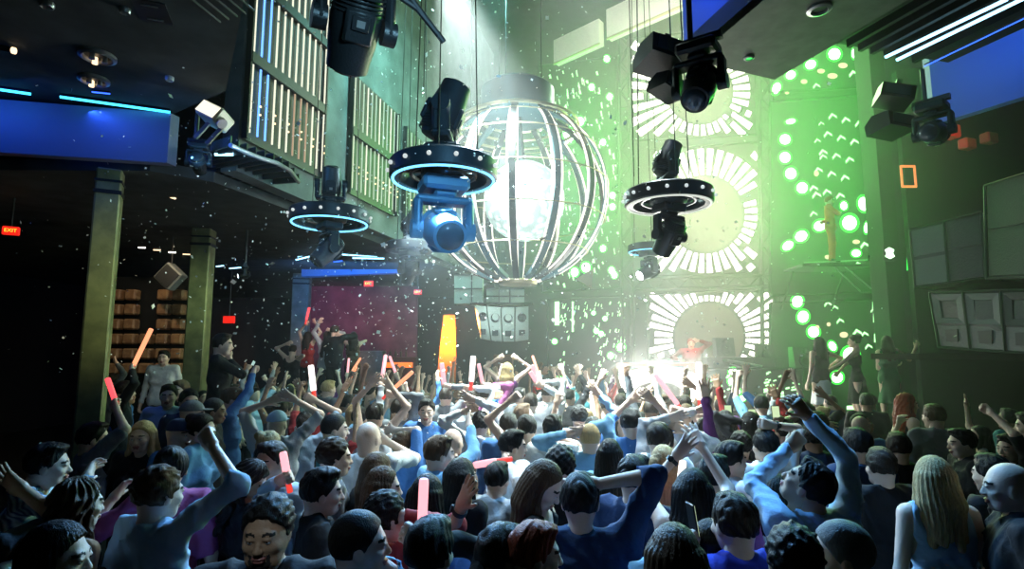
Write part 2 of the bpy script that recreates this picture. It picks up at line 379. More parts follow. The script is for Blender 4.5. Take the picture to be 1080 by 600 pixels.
def rotm(rx, rz):
    cx, sx, cz, sz = math.cos(rx), math.sin(rx), math.cos(rz), math.sin(rz)
    return np.array([[cz, -sz, 0], [sz, cz, 0], [0, 0, 1]]) @ np.array([[1, 0, 0], [0, cx, -sx], [0, sx, cx]])
PEOPLE = []
def person(px=None, py=None, face=0., H=1.75, Y=None, floor=0., pos=None, female=False, hair='short', hc='dark', skin='fair', top='black', sleeve='long', Rh=None, Lh=None, Rp='relax', Lp='relax',
           tilt=0., turn=0., lean=0., label='', beard=False, collar=False, low='black', jaw=1., group='clubgoers on the dance floor', dyR=.0, dyL=.0, bulk=1., cat='person', watch=None, elbR=None, elbL=None, skirt=None, det=None):
    """face: heading in degrees, 0 = away from the lens (+Y), 90 = to +X. Rh/Lh: None (hanging), (px,py) seen hand place, or (x,y,z) local 3-tuple."""
    s = H/1.75; zc = floor+1.625*s
    if pos is None:
        if Y is None: w = PZ(px, py, zc)
        else:
            w = P(px, py, Y); H = min(max((w[2]-floor)*1.75/1.625, 1.48), 1.97); s = H/1.75; w = PZ(px, py, floor+1.625*s) if abs(w[2]-floor-1.625*s) > .004 else w
        base = np.array((w[0], w[1], floor))
    else: base = np.array(pos, float)
    Yd = base[1]; fa = R(face)
    Rw = np.array([[math.cos(fa), math.sin(fa), 0], [-math.sin(fa), math.cos(fa), 0], [0, 0, 1]])     # local -> world (x right, y forward)
    # head centre must land on the seen pixel even when leaning: shift base
    lv = math.sin(R(lean)); off = Rw @ V3(0, lv*.72*s, 0)
    if pos is None: base = base-off
    def tolocal(t, dy):
        if len(t) == 3: return V3(*t)*s
        w = P(t[0], t[1], Yd+dy); return Rw.T @ (w-base)
    q = 0 if Yd < 3.6 else (1 if Yd < 6.5 else (2 if Yd < 10 else 3))
    if det is not None: q = det
    hb = [.013, .017, .022, .026][q]; hh = [.0062, .0085, .013, .019][q]; hn = [.0048, .0065, .009, .012][q]
    sw = (.155 if female else .185)*s*bulk; hw = .088*s
    def L(x, y, z):                                     # lean from the hips
        z = z*s; y = y*s; x = x*s
        if z > .92*s: y += (z-.92*s)*lv
        return V3(x, y, z)
    hipL, hipR = L(-.088, 0, .92), L(.088, 0, .92)
    wob = rnd.uniform(-.03, .03)
    an = [L(-.11, -.01+wob, .085), L(.11, -.02-wob, .085)]; kn = [L(-.105, .02+wob, .49), L(.10, .015-wob, .49)]
    shR = L(sw/s, -.01, 1.442); shL = L(-sw/s, -.01, 1.442); hc0 = L(0, .012, 1.618); nb = L(0, -.02, 1.475)
    arms = []
    for side, sh, Ht, hp, dy, el in ((1, shR, Rh, Rp, dyR, elbR), (-1, shL, Lh, Lp, dyL, elbL)):
        if Ht is None: tg = V3(side*(sw+.09*s), .04*s, .90*s); pole = V3(side*.3, -1, 0)
        else: tg = tolocal(Ht, dy); pole = V3(side*1.0, .25, -.55)
        if el is not None: pole = V3(*el)
        up = tg[2] > sh[2]+.05
        if up: sh = sh+V3(-side*.012, 0, .035*s)
        # reach so that the hand's middle (not the wrist) meets the target
        d0 = unit(tg-sh); tw = tg-d0*.06*s if Ht is not None else tg
        e, w = ik(sh, tw, .300*s, .265*s, pole)
        arms.append((side, sh, e, w, hp, up))
    Sb = 1.0 if not female else .86
    def torso(f, g, cloth=False):
        b = bulk
        f.cap(L(-.075, 0, .94), L(.075, 0, .94), (.104*Sb+.006+(.008 if cloth else 0))*s+g, k=.05)
        f.cap(L(-.070, .0, 1.08), L(.070, .0, 1.08), (.096 if not female else .076)*s*b+g, k=.07)
        f.cap(L(-.085*Sb, .0, 1.25), L(.085*Sb, .0, 1.25), .098*Sb*s*b+g, k=.06)
        f.cap(L(-.10*Sb, -.008, 1.36), L(.10*Sb, -.008, 1.36), .082*Sb*s*b+g, k=.05)
        f.cap(nb+V3(0, 0, -.02*s), shR+V3(-.02*s, 0, .0), .048*s+g, .052*s+g, k=.04); f.cap(nb+V3(0, 0, -.02*s), shL+V3(.02*s, 0, .0), .048*s+g, .052*s+g, k=.04)
        if female:
            for sx in (-1, 1): f.ell(L(sx*.07, .085, 1.27), (.055+g, .045+g, .055+g), k=.03)
    def armf(f, g, upto):
        for side, sh, e, w, hp, up in arms:
            m = .9 if female else 1.0
            f.cap(sh, e, .052*s*m+g, .038*s*m+g, k=.03, cut=(upto == 'short'))
            if upto in ('full', 'long'): f.cap(e, w, .037*s*m+g, .026*s*m+g, k=.02, cut=(upto == 'long'))
            elif upto == 'elbow': f.cap(e, e+(w-e)*.25, .037*s*m+g, .035*s*m+g, k=.02, cut=True)
    allp = [hc0, shR, shL, *an]+[a[2] for a in arms]+[a[3] for a in arms]
    lo = np.min(allp, 0)-.16; hi = np.max(allp, 0)+.16; lo[2] = -.01
    lo[:2] = np.minimum(lo[:2], (-.32, -.24)); hi[:2] = np.maximum(hi[:2], (.32, .28)); hiB = hi.copy()
    # body
    f = Field(lo, (hi[0], hi[1], max(hi[2], 1.6*s)), hb)
    f.cap(nb, hc0+V3(0, -.03*s, -.03*s), .054*s*(1 if not female else .85), k=.04)
    torso(f, 0)
    armf(f, 0, 'full')
    for i, (hp_, kn_, an_) in enumerate(((hipL, kn[0], an[0]), (hipR, kn[1], an[1]))):
        f.cap(hp_, kn_, .085*s, .055*s, k=.04); f.cap(kn_, an_, .055*s, .036*s, k=.03); f.cap(an_+V3(0, -.03, -.045), an_+V3(0, .14, -.050), .034*s, .028*s, k=.02)
    f.clip((0, 0, -1), 0.0)
    V, F = f.net(); parts = [(V, F, 0)]
    # shoes share the body mesh: own material below the ankle
    c = V[F].mean(1); parts[0] = (V, F, np.where(c[:, 2] < .095*s, 4, 0))
    for side, sh, e, w, hp, up in arms:
        d = unit(w-e)
        nrm = V3(0, 1, 0) if up else V3(-side, 0, 0)
        if hp in ('grip', 'fist'): nrm = V3(-side*.5, .8, 0)
        if abs(d@unit(nrm)) > .9: nrm = V3(0, 0, 1)
        ts = 1
        dn = unit(nrm-d*(nrm@d)); sxv = np.cross(d, dn)
        inward = V3(-side, 0, 0) if up else V3(0, 1, 0)
        ts = 1 if sxv@inward > 0 else -1
        hv, hf = hand_field(w, d, nrm, hp, ts, hn, s*(1.0 if not female else .9)); parts.append((hv, hf, 0))
    Rm = rotm(R(tilt), -R(turn))
    hs = s*(1. if not female else .95)
    hv, hf, hmi = head_parts(None, 1, hh, female, beard, 0, 0, jaw=jaw if not female else .9)
    parts.append((hv@Rm.T*hs+hc0, hf, hmi))
    facing_cam = math.cos(fa+R(turn)) < .35
    if q <= 1 and facing_cam:
        for sx in (-1, 1):
            for (cc, rr_, mi) in (((sx*.031, .0795, -.004), .0118, 5), ((sx*.0305, .0868, -.004), .0056, 6)):
                mb = MB(); mb.sphere(cc, rr_, 12); vv = np.array(mb.v)@Rm.T*hs+hc0
                ff = np.array([x if len(x) == 4 else (*x, x[2]) for x in mb.f if len(x) == 4]); parts.append((vv, ff, mi))
    me = mesh_np('person', parts, [skinm(skin), LIP, BROW, STUB, BLACKP, EYEW, EYED])
    o = bpy.data.objects.new('person', me); C.objects.link(o); o.location = base; o.rotation_euler = (0, 0, -fa)
    tag(o, label, cat, group)
    r = random.Random(len(PEOPLE)*31+5); ph = [r.uniform(0, 6) for _ in range(6)]
    fold = .019 if q <= 1 else .014
    # top
    f = Field((lo[0], lo[1], .80*s), (hi[0], hi[1], max(hi[2], 1.62*s)), hb)
    g = .015 if sleeve != 'none' else .009
    torso(f, g, True)
    if sleeve != 'none': armf(f, .013 if sleeve != 'short' else .016, {'long': 'long', 'elbow': 'elbow', 'short': 'short'}[sleeve])
    if sleeve == 'none':
        for side, sh, e, w, hp, up in arms: f.cap(sh+V3(side*.05, 0, 0), sh+V3(side*.10, 0, .06*s), .075*s, k=.015, op='s')
        f.ell(L(0, .07, 1.47), (.11*s, .10*s, .09*s), k=.015, op='s'); f.ell(L(0, -.09, 1.46), (.12*s, .075*s, .10*s), k=.015, op='s')
    else:
        f.cap(nb-V3(0, .004, .05*s), nb+V3(0, -.004, .032*s), .066*s*(1 if not female else .88)+.012, k=.03, cut=True); f.ell(L(0, .075, 1.525), (.060*s, .085*s, .055*s), k=.015, op='s')
        if collar: f.cap(L(-.045, -.030, 1.475), L(.045, -.030, 1.475), .036*s, k=.02); f.cap(L(-.05, -.02, 1.475), L(-.025, .055, 1.44), .022*s, k=.015); f.cap(L(.05, -.02, 1.475), L(.025, .055, 1.44), .022*s, k=.015)
    def folds(X, Y, Z):
        w1 = 2.2*np.sin(7*Z+5*X+ph[1])+1.3*np.sin(13*Y-6*Z+ph[5]); a1 = np.abs(np.sin(9*Z-16*X+6*Y+w1+ph[0])); a2 = np.abs(np.sin(21*Z+13*X-9*Y+1.5*w1+ph[2])); a3 = np.abs(np.sin(33*X+24*Z+19*Y+w1+ph[3]))
        return fold*(.9*(a1**.6-.7)+.65*(a2**.6-.7)+.35*(a3**.7-.65))
    f.mod(folds)
    f.clip((0, 0, -1), -.86*s)
    V, F = f.net()
    tn = {'none': 'tank_top', 'short': 'shirt', 'elbow': 'shirt', 'long': 'shirt'}[sleeve]
    if skirt: tn = 'top'
    t = bpy.data.objects.new(tn, mesh_np(tn, [(V, F, 0)], [clothm(top)])); C.objects.link(t); t.parent = o
    # trousers / skirt
    hb2 = max(hb, .02); f = Field((-.30*s, -.24*s, .08*s), (.30*s, .24*s, 1.0*s), hb2)
    f.cap(L(-.075, 0, .93), L(.075, 0, .93), .104*s*Sb+.010, k=.04)
    if skirt:
        for a in range(7):
            an_ = 2*PI*a/7; f.cap(L(.06*math.cos(an_), .05*math.sin(an_), .93), L(.16*math.cos(an_), .13*math.sin(an_), .52), .075*s, .05*s, k=.05)
        f.clip((0, 0, -1), -.52*s)
    else:
        for hp_, kn_, an_ in ((hipL, kn[0], an[0]), (hipR, kn[1], an[1])): f.cap(hp_, kn_, .098*s, .072*s, k=.04); f.cap(kn_, an_+V3(0, 0, .01), .072*s, .060*s, k=.03, cut=True)
        f.mod(lambda X, Y, Z: .005*np.sin(30*Z+12*X+ph[1])*np.sin(11*X+ph[2]))
    f.clip((0, 0, 1), .965*s)
    V, F = f.net(); nm = 'skirt' if skirt else 'trousers'
    t = bpy.data.objects.new(nm, mesh_np(nm, [(V, F, 0)], [clothm(skirt or low)])); C.objects.link(t); t.parent = o
    if hair != 'bald':
        hv, hf = hair_field(hair, max(hh, .0055), len(PEOPLE), female)
        nm = 'cap' if hair == 'cap' else 'hair'
        # long locks fall straight whatever the tilt
        hv2 = hv.copy(); below = np.clip(-hv[:, 2]/.15, 0, 1)[:, None]; a_ = hv@Rm.T; b_ = hv@rotm(0, -R(turn)).T
        hv2 = (a_*(1-below*.6)+b_*below*.6) if 'long' in hair else a_
        t = bpy.data.objects.new(nm, mesh_np(nm, [(hv2*hs+hc0, hf, 0)], [hairm(hc) if hair != 'cap' else clothm(hc)])); C.objects.link(t); t.parent = o
    Rl2w = Rw
    res = {'o': o, 'base': base, 'hands': {}}
    for side, sh, e, w, hp, up in arms:
        d = unit(w-e); nrm = V3(-side*.5, .8, 0); dn = unit(nrm-d*(nrm@d))
        res['hands']['R' if side == 1 else 'L'] = (base+Rl2w@(w+d*.085*s+dn*.022), Rl2w@d, Rl2w@dn, Rl2w@np.cross(d, dn))
        if watch and watch == ('R' if side == 1 else 'L'):
            mb = MB(); m_ = w-d*.035; q_ = Vector((0, 0, 1)).rotation_difference(Vector(d)); mb.lathe([(.031*s, -.011), (.035*s, -.011), (.035*s, .011), (.031*s, .011), (.031*s, -.011)], m_, 20, Vector(d), close=False)
            mb.lathe([(.017, 0), (.017, .009), (.012, .011)], m_-dn*.033*s, 16, Vector(-dn)); mb.build('wristwatch', BLACKP, o)
    PEOPLE.append(res)
    return res
STICKM = {}
def stickmat(kind):
    if kind not in STICKM:
        col, es = {'pink': ((1., .40, .46), 1.5), 'red': ((1., .08, .10), 1.6), 'white': ((1., .90, .86), 2.0), 'orange': ((1., .33, .16), 1.6)}[kind]
        STICKM[kind] = emat('lit_foam_'+kind, col, es)
    return STICKM[kind]
GRIPM = emat('lit_grip_red', (1, .07, .05), .9)
def light_stick(a, b, kind, label, r=.021, group='glowing light sticks held up over the crowd'):
    """a = hand end, b = tip, world points"""
    a = np.array(a, float); b = np.array(b, float); d = unit(b-a); L = np.linalg.norm(b-a)
    o = empty('light_stick', a, 0, label, 'light stick', group); q = Vector(d)
    mb = MB(); mb.lathe([(r*.86, .0), (r, .012), (r, L-.02), (r*.94, L-.006), (r*.7, L)], (q*.02), 18, q); mb.build('foam_tube', stickmat(kind), o, smooth=True)
    mb = MB(); mb.lathe([(r*.6, -.09), (r*.75, -.085), (r*.75, .015), (r*.55, .02)], (0, 0, 0), 14, q); mb.build('grip', GRIPM, o, smooth=True)
    return o
def stick_in(res, hand, L, kind, label, tip=None, r=.021):
    c, d, n, sx = res['hands'][hand]
    if tip is None: v = unit(d*.9+n*.35)
    else:
        w = P(tip[0], tip[1], c[1]+(tip[2] if len(tip) > 2 else 0.)); v = unit(w-c); L = np.linalg.norm(w-c)
    return light_stick(c, c+v*L, kind, label, r)
SCREENM = emat('phone_screen_glow', (.75, .95, .55), .9)
def phone_in(res, hand, label, ang=0.):
    c, d, n, sx = res['hands'][hand]
    o = empty('phone', c+V3(0, 0, .03), 0, label, 'phone', 'phones held up to film the stage')
    mb = MB(); mb.box((0, 0, .04), (.074, .009, .148), bev=.004); mb.build('phone_case', BLACKP, o)
    mb = MB(); mb.box((0, -.0052, .04), (.066, .0012, .136)); mb.build('screen', SCREENM, o)
    o.rotation_euler = (R(-8), 0, R(ang))
    return o
# ================================================================== the place
DARKW = mat('wall_dark_plaster', (.007, .007, .009), .9, bump=.3, bscale=6)
CEILM = mat('ceiling_dark_paint', (.045, .055, .055), .85, noise=(.025, .03, .03), bscale=3, bump=.3)
CONC = mat('atrium_wall_concrete', (.15, .165, .16), .85, noise=(.075, .085, .08), bscale=2.2, bump=.4)
OLIVE = mat('pillar_metallic_paint', (.26, .28, .13), .55, .35, noise=(.15, .165, .08), bscale=5, bump=.35)
GREY = mat('pillar_grey_plaster', (.26, .28, .27), .7, noise=(.16, .175, .165), bscale=4, bump=.3)
FASC = mat('fascia_panel_satin', (.16, .19, .30), .5, bump=.1, bscale=8)
FLOORM = mat('floor_dark_vinyl', (.02, .02, .022), .35, bump=.1)
CYANL = emat('led_cyan', (.05, .62, 1.0), 3.2); BLUEL = emat('led_blue', (.03, .12, 1.), 3.0); ICEL = emat('led_ice', (.35, .75, 1.), 3.5)
WHITEL = emat('led_white', (1, .97, .86), 4.0); WARML = emat('led_warm', (1, .72, .42), 2.0); GREENL = emat('led_green', (.05, 1, .12), 2.2); GREENW = emat('led_green_white', (.62, 1, .60), 5.)
REDL = emat('led_red', (1, .03, .02), 2.6)
B = MB
ax_u = unit(P(1000, 371, 10)-P(692, 371, 10)*0)       # placeholder, replaced below
YA = math.atan2(152, 600)                             # the main hall axis: 14 degrees off the lens axis
AX = V3(math.sin(YA), math.cos(YA), 0); AP = V3(math.cos(YA), -math.sin(YA), 0)     # along / across the hall
YB = -math.atan2(225, 600); BX = V3(math.sin(YB), math.cos(YB), 0); BP = V3(math.cos(YB), -math.sin(YB), 0)   # the balcony's axis
Z = V3(0, 0, 1)
def rz_of(v): return math.atan2(v[1], v[0])
# floor, outer walls, ceiling ------------------------------------------------
m = B(); m.box((2, 9, -.05), (34, 30, .1)); struct('floor', m, FLOORM)
m = B(); m.box((2, 9, 13.1), (34, 30, .2)); struct('ceiling', m, CEILM)
m = B(); m.box((-14.9, 9, 6.5), (.2, 30, 13)); struct('wall_left', m, DARKW)
m = B(); m.box((18.9, 9, 6.5), (.2, 30, 13)); struct('wall_right', m, DARKW)
m = B(); m.box((2, -5.9, 6.5), (34, .2, 13)); struct('wall_rear', m, DARKW)
BACKM = mat('back_wall_matte', (.045, .045, .055), .9, noise=(.03, .025, .04), bscale=1.5, bump=.3)
m = B(); m.box((2, 23.9, 6.5), (34, .2, 13)); struct('wall_back', m, BACKM)
# upper wall of the atrium that carries the rod screens -----------------------
def wl(px, z):                                         # a point on that wall at picture column px, height z
    Yd = 3315/(692-px)
    return V3((px-540)/600*Yd, Yd, z)
w0, w1 = wl(240, 0), wl(520, 0)
m = B(); m.slab([(*w0[:2], 4.75), (*w1[:2], 4.75), (*w1[:2], 12.95), (*w0[:2], 12.95)], -AP*.25); struct('wall_atrium', m, CONC)
# lower ceiling under the balcony at the side
zc_ = 4.62
far = w1+AX*.1
m = B(); m.slab([(-14.7, 6.75, zc_), (w0[0]-.9, 6.95, zc_), (*(wl(240, 0)-AP*.35)[:2], zc_), (*far[:2], zc_), (far[0], 23.7, zc_), (-14.7, 23.7, zc_)], (0, 0, .14)); struct('ceiling_low', m, CEILM)
zs = 5.34
m = B(); e0 = PZ(181, 121, zs); e1 = PZ(300, -40, zs)
m.slab([(-14.7, -4, zs), (2.0, -4, zs), tuple(PZ(268, -60, zs)), tuple(PZ(254, 18, zs)), tuple(PZ(238, 96, zs)), (e0[0], e0[1], zs), (-14.7, e0[1]-1.2, zs)], (0, 0, .16)); struct('ceiling_front', m, CEILM)
# blue fascia below the balcony edge
fa_, fb_ = PZ(-260, 84, 5.3), PZ(180, 119, 5.3)
m = B(); m.slab([(*fa_[:2], 4.66), (*fb_[:2], 4.66), (*fb_[:2], 5.30), (*fa_[:2], 5.30)], (0.03, .14, 0)); struct('trim_1', m, FASC)
fdir = unit(fb_-fa_); fn = V3(fdir[1], -fdir[0], 0)
def led_bar(a, b, m, label, name='led_strip', r=.017, off=(0, 0, 0)):
    a = np.array(a, float)+off; b = np.array(b, float)+off
    o = empty(name, a, 0, label, 'light strip', 'linear light strips')
    d = Vector(b-a); k = B(); k.tube([(0, 0, .02), tuple(d+Vector((0, 0, .02)))], r*1.2, 6); k.build('channel', DKMETAL, o)
    k = B(); k.tube([(0, 0, 0), tuple(d)], r, 8); k.build('diffuser', m, o, smooth=True); return o
led_bar(PZ(-120, 79, 5.30), PZ(35, 101, 5.30), CYANL, 'cyan light strip crossing the frame edge above the blue fascia', off=fn*.05)
led_bar(PZ(66, 104, 5.30), PZ(181, 120, 5.30), CYANL, 'long cyan light strip above the blue fascia, ending by the floodlight', off=fn*.05)
led_bar(PZ(97, 97, 5.31), PZ(116, 99, 5.31), BLUEL, 'short dim blue light strip under the paired ring downlights', r=.008)
def area(name, loc, tgt, sx, sy, e, col, spread=None):
    l = bpy.data.lights.new(name, 'AREA'); l.energy = e; l.color = col; l.shape = 'RECTANGLE'; l.size = sx; l.size_y = sy
    if spread: l.spread = R(spread)
    o = bpy.data.objects.new(name, l); C.objects.link(o); o.location = loc
    o.rotation_euler = Vector(np.array(tgt, float)-np.array(loc, float)).to_track_quat('-Z', 'Y').to_euler(); return o
def spot(name, loc, tgt, e, col, ang, blend=.4, rad=.04):
    l = bpy.data.lights.new(name, 'SPOT'); l.energy = e; l.color = col; l.spot_size = R(ang); l.spot_blend = blend; l.shadow_soft_size = rad
    o = bpy.data.objects.new(name, l); C.objects.link(o); o.location = loc
    o.rotation_euler = Vector(np.array(tgt, float)-np.array(loc, float)).to_track_quat('-Z', 'Y').to_euler(); return o
def point(name, loc, e, col, rad=.1):
    l = bpy.data.lights.new(name, 'POINT'); l.energy = e; l.color = col; l.shadow_soft_size = rad
    o = bpy.data.objects.new(name, l); C.objects.link(o); o.location = loc; return o
# downlights -----------------------------------------------------------------
def ring_downlight(px, py, r, label, rings=True):
    c = PZ(px, py, zs); o = empty('downlight', (c[0], c[1], zs), 0, label, 'ceiling light', 'recessed ceiling lights')
    m = B(); m.lathe([(r*.72, -.002), (r*.72, -.03), (r*.82, -.045), (r, -.03), (r, -.002), (r*.72, -.002)], n=30, close=False); m.build('trim_ring', STEEL, o, smooth=True)
    m = B(); m.lathe([(r*.70, -.001), (r*.70, -.006)], n=24); m.build('backing_disc', BLACKP, o)
    if rings:
        for k in range(3):
            a = k*2.1+.4; m = B(); m.cyl((r*.38*math.cos(a), r*.38*math.sin(a), -.004), (r*.38*math.cos(a), r*.38*math.sin(a), -.075), .022, .026); m.build('lamp', WARML if k == 1 else STEEL, o, smooth=True)
    return o
ring_downlight(103, 58, .165, 'upper one of two pale ring downlights in the dark ceiling')
ring_downlight(99, 83, .150, 'lower one of two pale ring downlights, nearer the blue fascia')
ring_downlight(50, 3, .055, 'small round downlight cut by the top frame edge', False)
ring_downlight(132, 9, .045, 'tiny pale downlight beside the square ceiling vent', False)
ring_downlight(179, 81, .045, 'tiny downlight near the lower edge of the dark ceiling', False)
c = PZ(7, 46, zs); o = empty('track_spotlight', (c[0], c[1], zs-.04), .3, 'small track spotlight with a yellowish lens by the frame edge', 'spotlight')
m = B(); m.cyl((-.12, 0, 0), (.05, 0, -.02), .03); m.build('housing', DKMETAL, o, smooth=True); m = B(); m.cyl((.05, 0, -.02), (.075, 0, -.024), .032); m.build('lens', WARML, o)
c = PZ(161, 12, zs); o = empty('ceiling_vent', (c[0], c[1], zs), .35, 'square ceiling vent with two thin louvres in the dark ceiling', 'vent')
m = B(); m.box((0, 0, -.006), (.26, .34, .012)); m.build('vent_plate', BLACKP, o)
for k in (-1, 1): m = B(); m.box((0, k*.11, -.016), (.13, .012, .01)); m.build('louvre', STEEL, o)
# slots in the front ceiling
m = B()
for k in range(5):
    a = PZ(188+k*13, -14, zs); b_ = PZ(232+k*9, 22-k*3, zs); m.tube([a-Z*.012, b_-Z*.012], .012, 6)
struct('trim_2', m, DKMETAL)
# ------------------------------------------------------------------ rod screens
TUBEC = {'w': emat('tube_white', (.95, .92, .72), 1.1), 'b': emat('tube_blue', (.12, .32, 1), 2.4), 'g': emat('tube_pale_green', (.62, .80, .58), .75), 'o': emat('tube_warm', (.85, .55, .36), .60)}
def rod_screen(pxs, ztiers, label, cols, n):
    base = wl(pxs[0], ztiers[0][0]); o = empty('rod_screen', base, 0, label, 'light screen', 'lit rod screens along the upper wall')
    pts = [wl(pxs[0]+(pxs[1]-pxs[0])*0, 0)]; A_ = wl(pxs[0], 0); B_ = wl(pxs[1], 0)
    def W(t, z, d=.0): q = A_+(B_-A_)*t; return V3(q[0], q[1], z)+AP*(.10+d)-base
    Wd = np.linalg.norm(B_-A_)
    m = B(); m.slab([W(-.04, ztiers[0][0]-.10, -.07), W(1.03, ztiers[0][0]-.10, -.07), W(1.03, ztiers[-1][1]+.06, -.07), W(-.04, ztiers[-1][1]+.06, -.07)], AP*.03); m.build('backing_panel', BLACKP, o)
    for i in range(len(ztiers)-1):
        za, zb = ztiers[i][1], ztiers[i+1][0]; m = B(); m.slab([W(-.03, za+.02, -.02), W(1.03, za+.02, -.02), W(1.03, zb-.02, -.02), W(-.03, zb-.02, -.02)], AP*.05); m.build('cross_rail', BLACKP, o)
    m = B()
    for t in (-.03, 1.03): m = B(); m.slab([W(t-.01, ztiers[0][0]-.1, -.04), W(t+.01, ztiers[0][0]-.1, -.04), W(t+.01, ztiers[-1][1]+.05, -.04), W(t-.01, ztiers[-1][1]+.05, -.04)], AP*.06); m.build('side_post', BLACKP, o)
    for j, (za, zb) in enumerate(ztiers):
        for i in range(n):
            t = i/(n-1); k = cols[(i+j*3) % len(cols)] if callable(cols) is False else cols(i, j)
            m = B(); m.tube([W(t, za), W(t, zb)], .0135, 6); m.build('light_tube', TUBEC[k], o, smooth=True)
            if j == 0:
                for e_ in (-.06, .06): m = B(); m.sphere(W(t, za*.62+zb*.38+e_, .03), .017, 6); m.build('clip', WARML if i % 2 else STEEL, o)
def c1(i, j): return 'b' if (i in (1, 2) and j == 0) or (i in (1, 2) and j >= 1) else ('o' if i in (6, 7, 8) and j == 0 else 'w')
rod_screen((245, 327), [(5.30, 6.27), (6.46, 7.42), (7.60, 8.55)], 'large screen of upright white and blue light rods nearest the floodlight', c1, 12)
rod_screen((361, 410), [(5.30, 6.27), (6.46, 7.42)], 'second rod screen with pale greenish rods, beyond the upside-down moving head', lambda i, j: 'g' if i % 3 else 'w', 12)
rod_screen((421, 450), [(5.30, 6.27), (6.46, 7.30)], 'small distant rod screen behind the big blue ring rig', lambda i, j: 'g', 8)
# slatted soffit with curved edge rail under the first screen
o = empty('slatted_soffit', PZ(214, 160, 4.9), 0, 'black slatted soffit with a curved edge rail below the first rod screen', 'soffit')
ob = V3(*o.location); cur = [PZ(x, y, 4.78)-ob for x, y in ((243, 153), (258, 160), (275, 167), (292, 172), (306, 180), (315, 192))]
m = B(); m.tube(cur, .03, 8); m.build('edge_rail', STEEL, o, smooth=True)
m = B()
for k in range(10):
    t = k/9; a = PZ(213+t*6, 163+t*36, 4.80)-ob; q = cur[min(5, int(t*5.01))]+(cur[min(5, int(t*5.01)+1)]-cur[min(5, int(t*5.01))])*(t*5-int(t*5)); m.slab([a, q, q+Z*.12, a+Z*.12], V3(0, .03, 0))
m.build('slat', BLACKM, o)
led_bar(PZ(227, 161, 4.82)-Z*.02, PZ(246, 161, 4.82)-Z*.02, ICEL, 'short bright cyan light strip under the slatted soffit beside the floodlight', r=.022)
area('cove_light_soffit', PZ(245, 168, 4.6), PZ(260, 190, 4.85)+Z*.6, 1.0, .1, 6, (.15, .5, 1))
# pillars -----------------------------------------------------------------------
def pillar(px, pt, Y, w, zt, label, m_, n):
    c = P(px, pt, Y); k = B(); k.box((0, 0, zt/2), (w, w, zt), bev=.02); k.mi = 1; k.box((0, 0, zt-.30), (w+.02, w+.02, .05)); k.box((0, 0, zt-.16), (w+.02, w+.02, .03)); k.box((0, 0, .08), (w+.04, w+.04, .16))
    o = k.build(n, [m_, BLACKM]); o.location = (c[0], c[1], 0); o.rotation_euler.z = R(28) if n == 'pillar_1' else R(10); tag(o, label, kind='structure'); return o
pillar(107, 300, 6.95, .27, 4.62, 'olive', OLIVE, 'pillar_1'); pillar(212, 300, 10.4, .33, 4.62, 'olive', OLIVE, 'pillar_2'); pillar(317, 340, 16.5, .46, 4.62, 'grey', GREY, 'pillar_3')
# partitions in the dark lower area: purple room, red glow recess
m = B(); c0, c1_, c2 = P(325, 340, 19.5), P(440, 340, 19.5), P(452, 340, 18)
PURW = mat('lounge_wall_plum', (.20, .09, .16), .85, noise=(.10, .04, .09), bscale=2)
m.slab([(c0[0], c0[1], 0), (c1_[0], c1_[1], 0), (c1_[0], c1_[1], 4.62), (c0[0], c0[1], 4.62)], (0, .2, 0)); struct('wall_lounge', m, PURW)
m = B(); c = P(372, 340, 17.4); m.box((c[0]+.45, c[1], 1.2), (1.1, .5, 2.4), bev=.03); m.build('bar_column', GREY, None); tag(bpy.data.objects['bar_column'], 'grey squat column beside the red back-lit bar', 'column')
o = empty('back_bar', (P(410, 340, 18.6)[0], 18.6, 0), 0, 'low back bar glowing red and orange in the lounge', 'bar')
m = B(); m.box((0, 0, 1.1), (1.9, .5, 2.2), bev=.02); m.build('cabinet', mat('bar_wood_dark', (.06, .02, .02), .5), o)
m = B(); m.box((.1, -.27, 1.95), (1.5, .03, .16)); m.build('light_shelf', emat('bar_orange_light', (1, .16, .02), 2.0), o)
m = B()
for k in range(9): m.lathe([(.035, 0), (.035, .16), (.014, .2), (.014, .26)], (-.75+k*.17, -.1, 2.2), 8)
m.build('bottle', WARML if False else DKMETAL, o)
ORANGE = mat('curved_panel_orange', (.9, .28, .05), .6, bump=.2)
o = empty('curved_panel', (P(468, 350, 13.5)[0], 13.5, 0), 0, 'tall curved orange-lit panel standing behind the crowd', 'panel')
ob = V3(*o.location); m = B(); fr = []
for k in range(9):
    t = k/8; y = 440-t*108; xl = 458+t*t*4+t*6; xr = 480+t*2-((t-.4)**2)*6; fr.append((P(xl, y, 13.5)-ob, P(xr, y, 13.5)-ob))
fr = [(a, b) for a, b in fr if a[2] > .0]; top_ = (P(474, 329, 13.5)-ob)
n = len(fr); vs = []; 
for a, b in fr: vs += [a, b, b+V3(-.05, .22, 0), a+V3(.05, .22, 0)]
fs = []
for k in range(n-1):
    for j in range(4): fs.append((k*4+j, k*4+(j+1) % 4, (k+1)*4+(j+1) % 4, (k+1)*4+j))
fs.append((0, 3, 2, 1)); fs.append(((n-1)*4, (n-1)*4+1, (n-1)*4+2, (n-1)*4+3)); m.add(vs, fs)
m.build('panel_body', ORANGE, o, smooth=True); m = B(); m.box((0, .1, .04), (.7, .5, .08), bev=.01); m.build('plinth', BLACKM, o)
area('orange_uplight', P(476, 352, 13.0)+V3(.55, -.5, .3), P(470, 356, 13.5), .3, .7, 40, (1, .32, .04), 48)
area('lounge_glow', P(400, 330, 18.2), P(405, 335, 19.5)+Z*-.5, 2.2, .3, 11, (1, .10, .08)); area('lounge_magenta', P(345, 315, 18.2)+Z*.2, P(355, 330, 19.5), 1.2, .6, 7, (1, .05, .45))
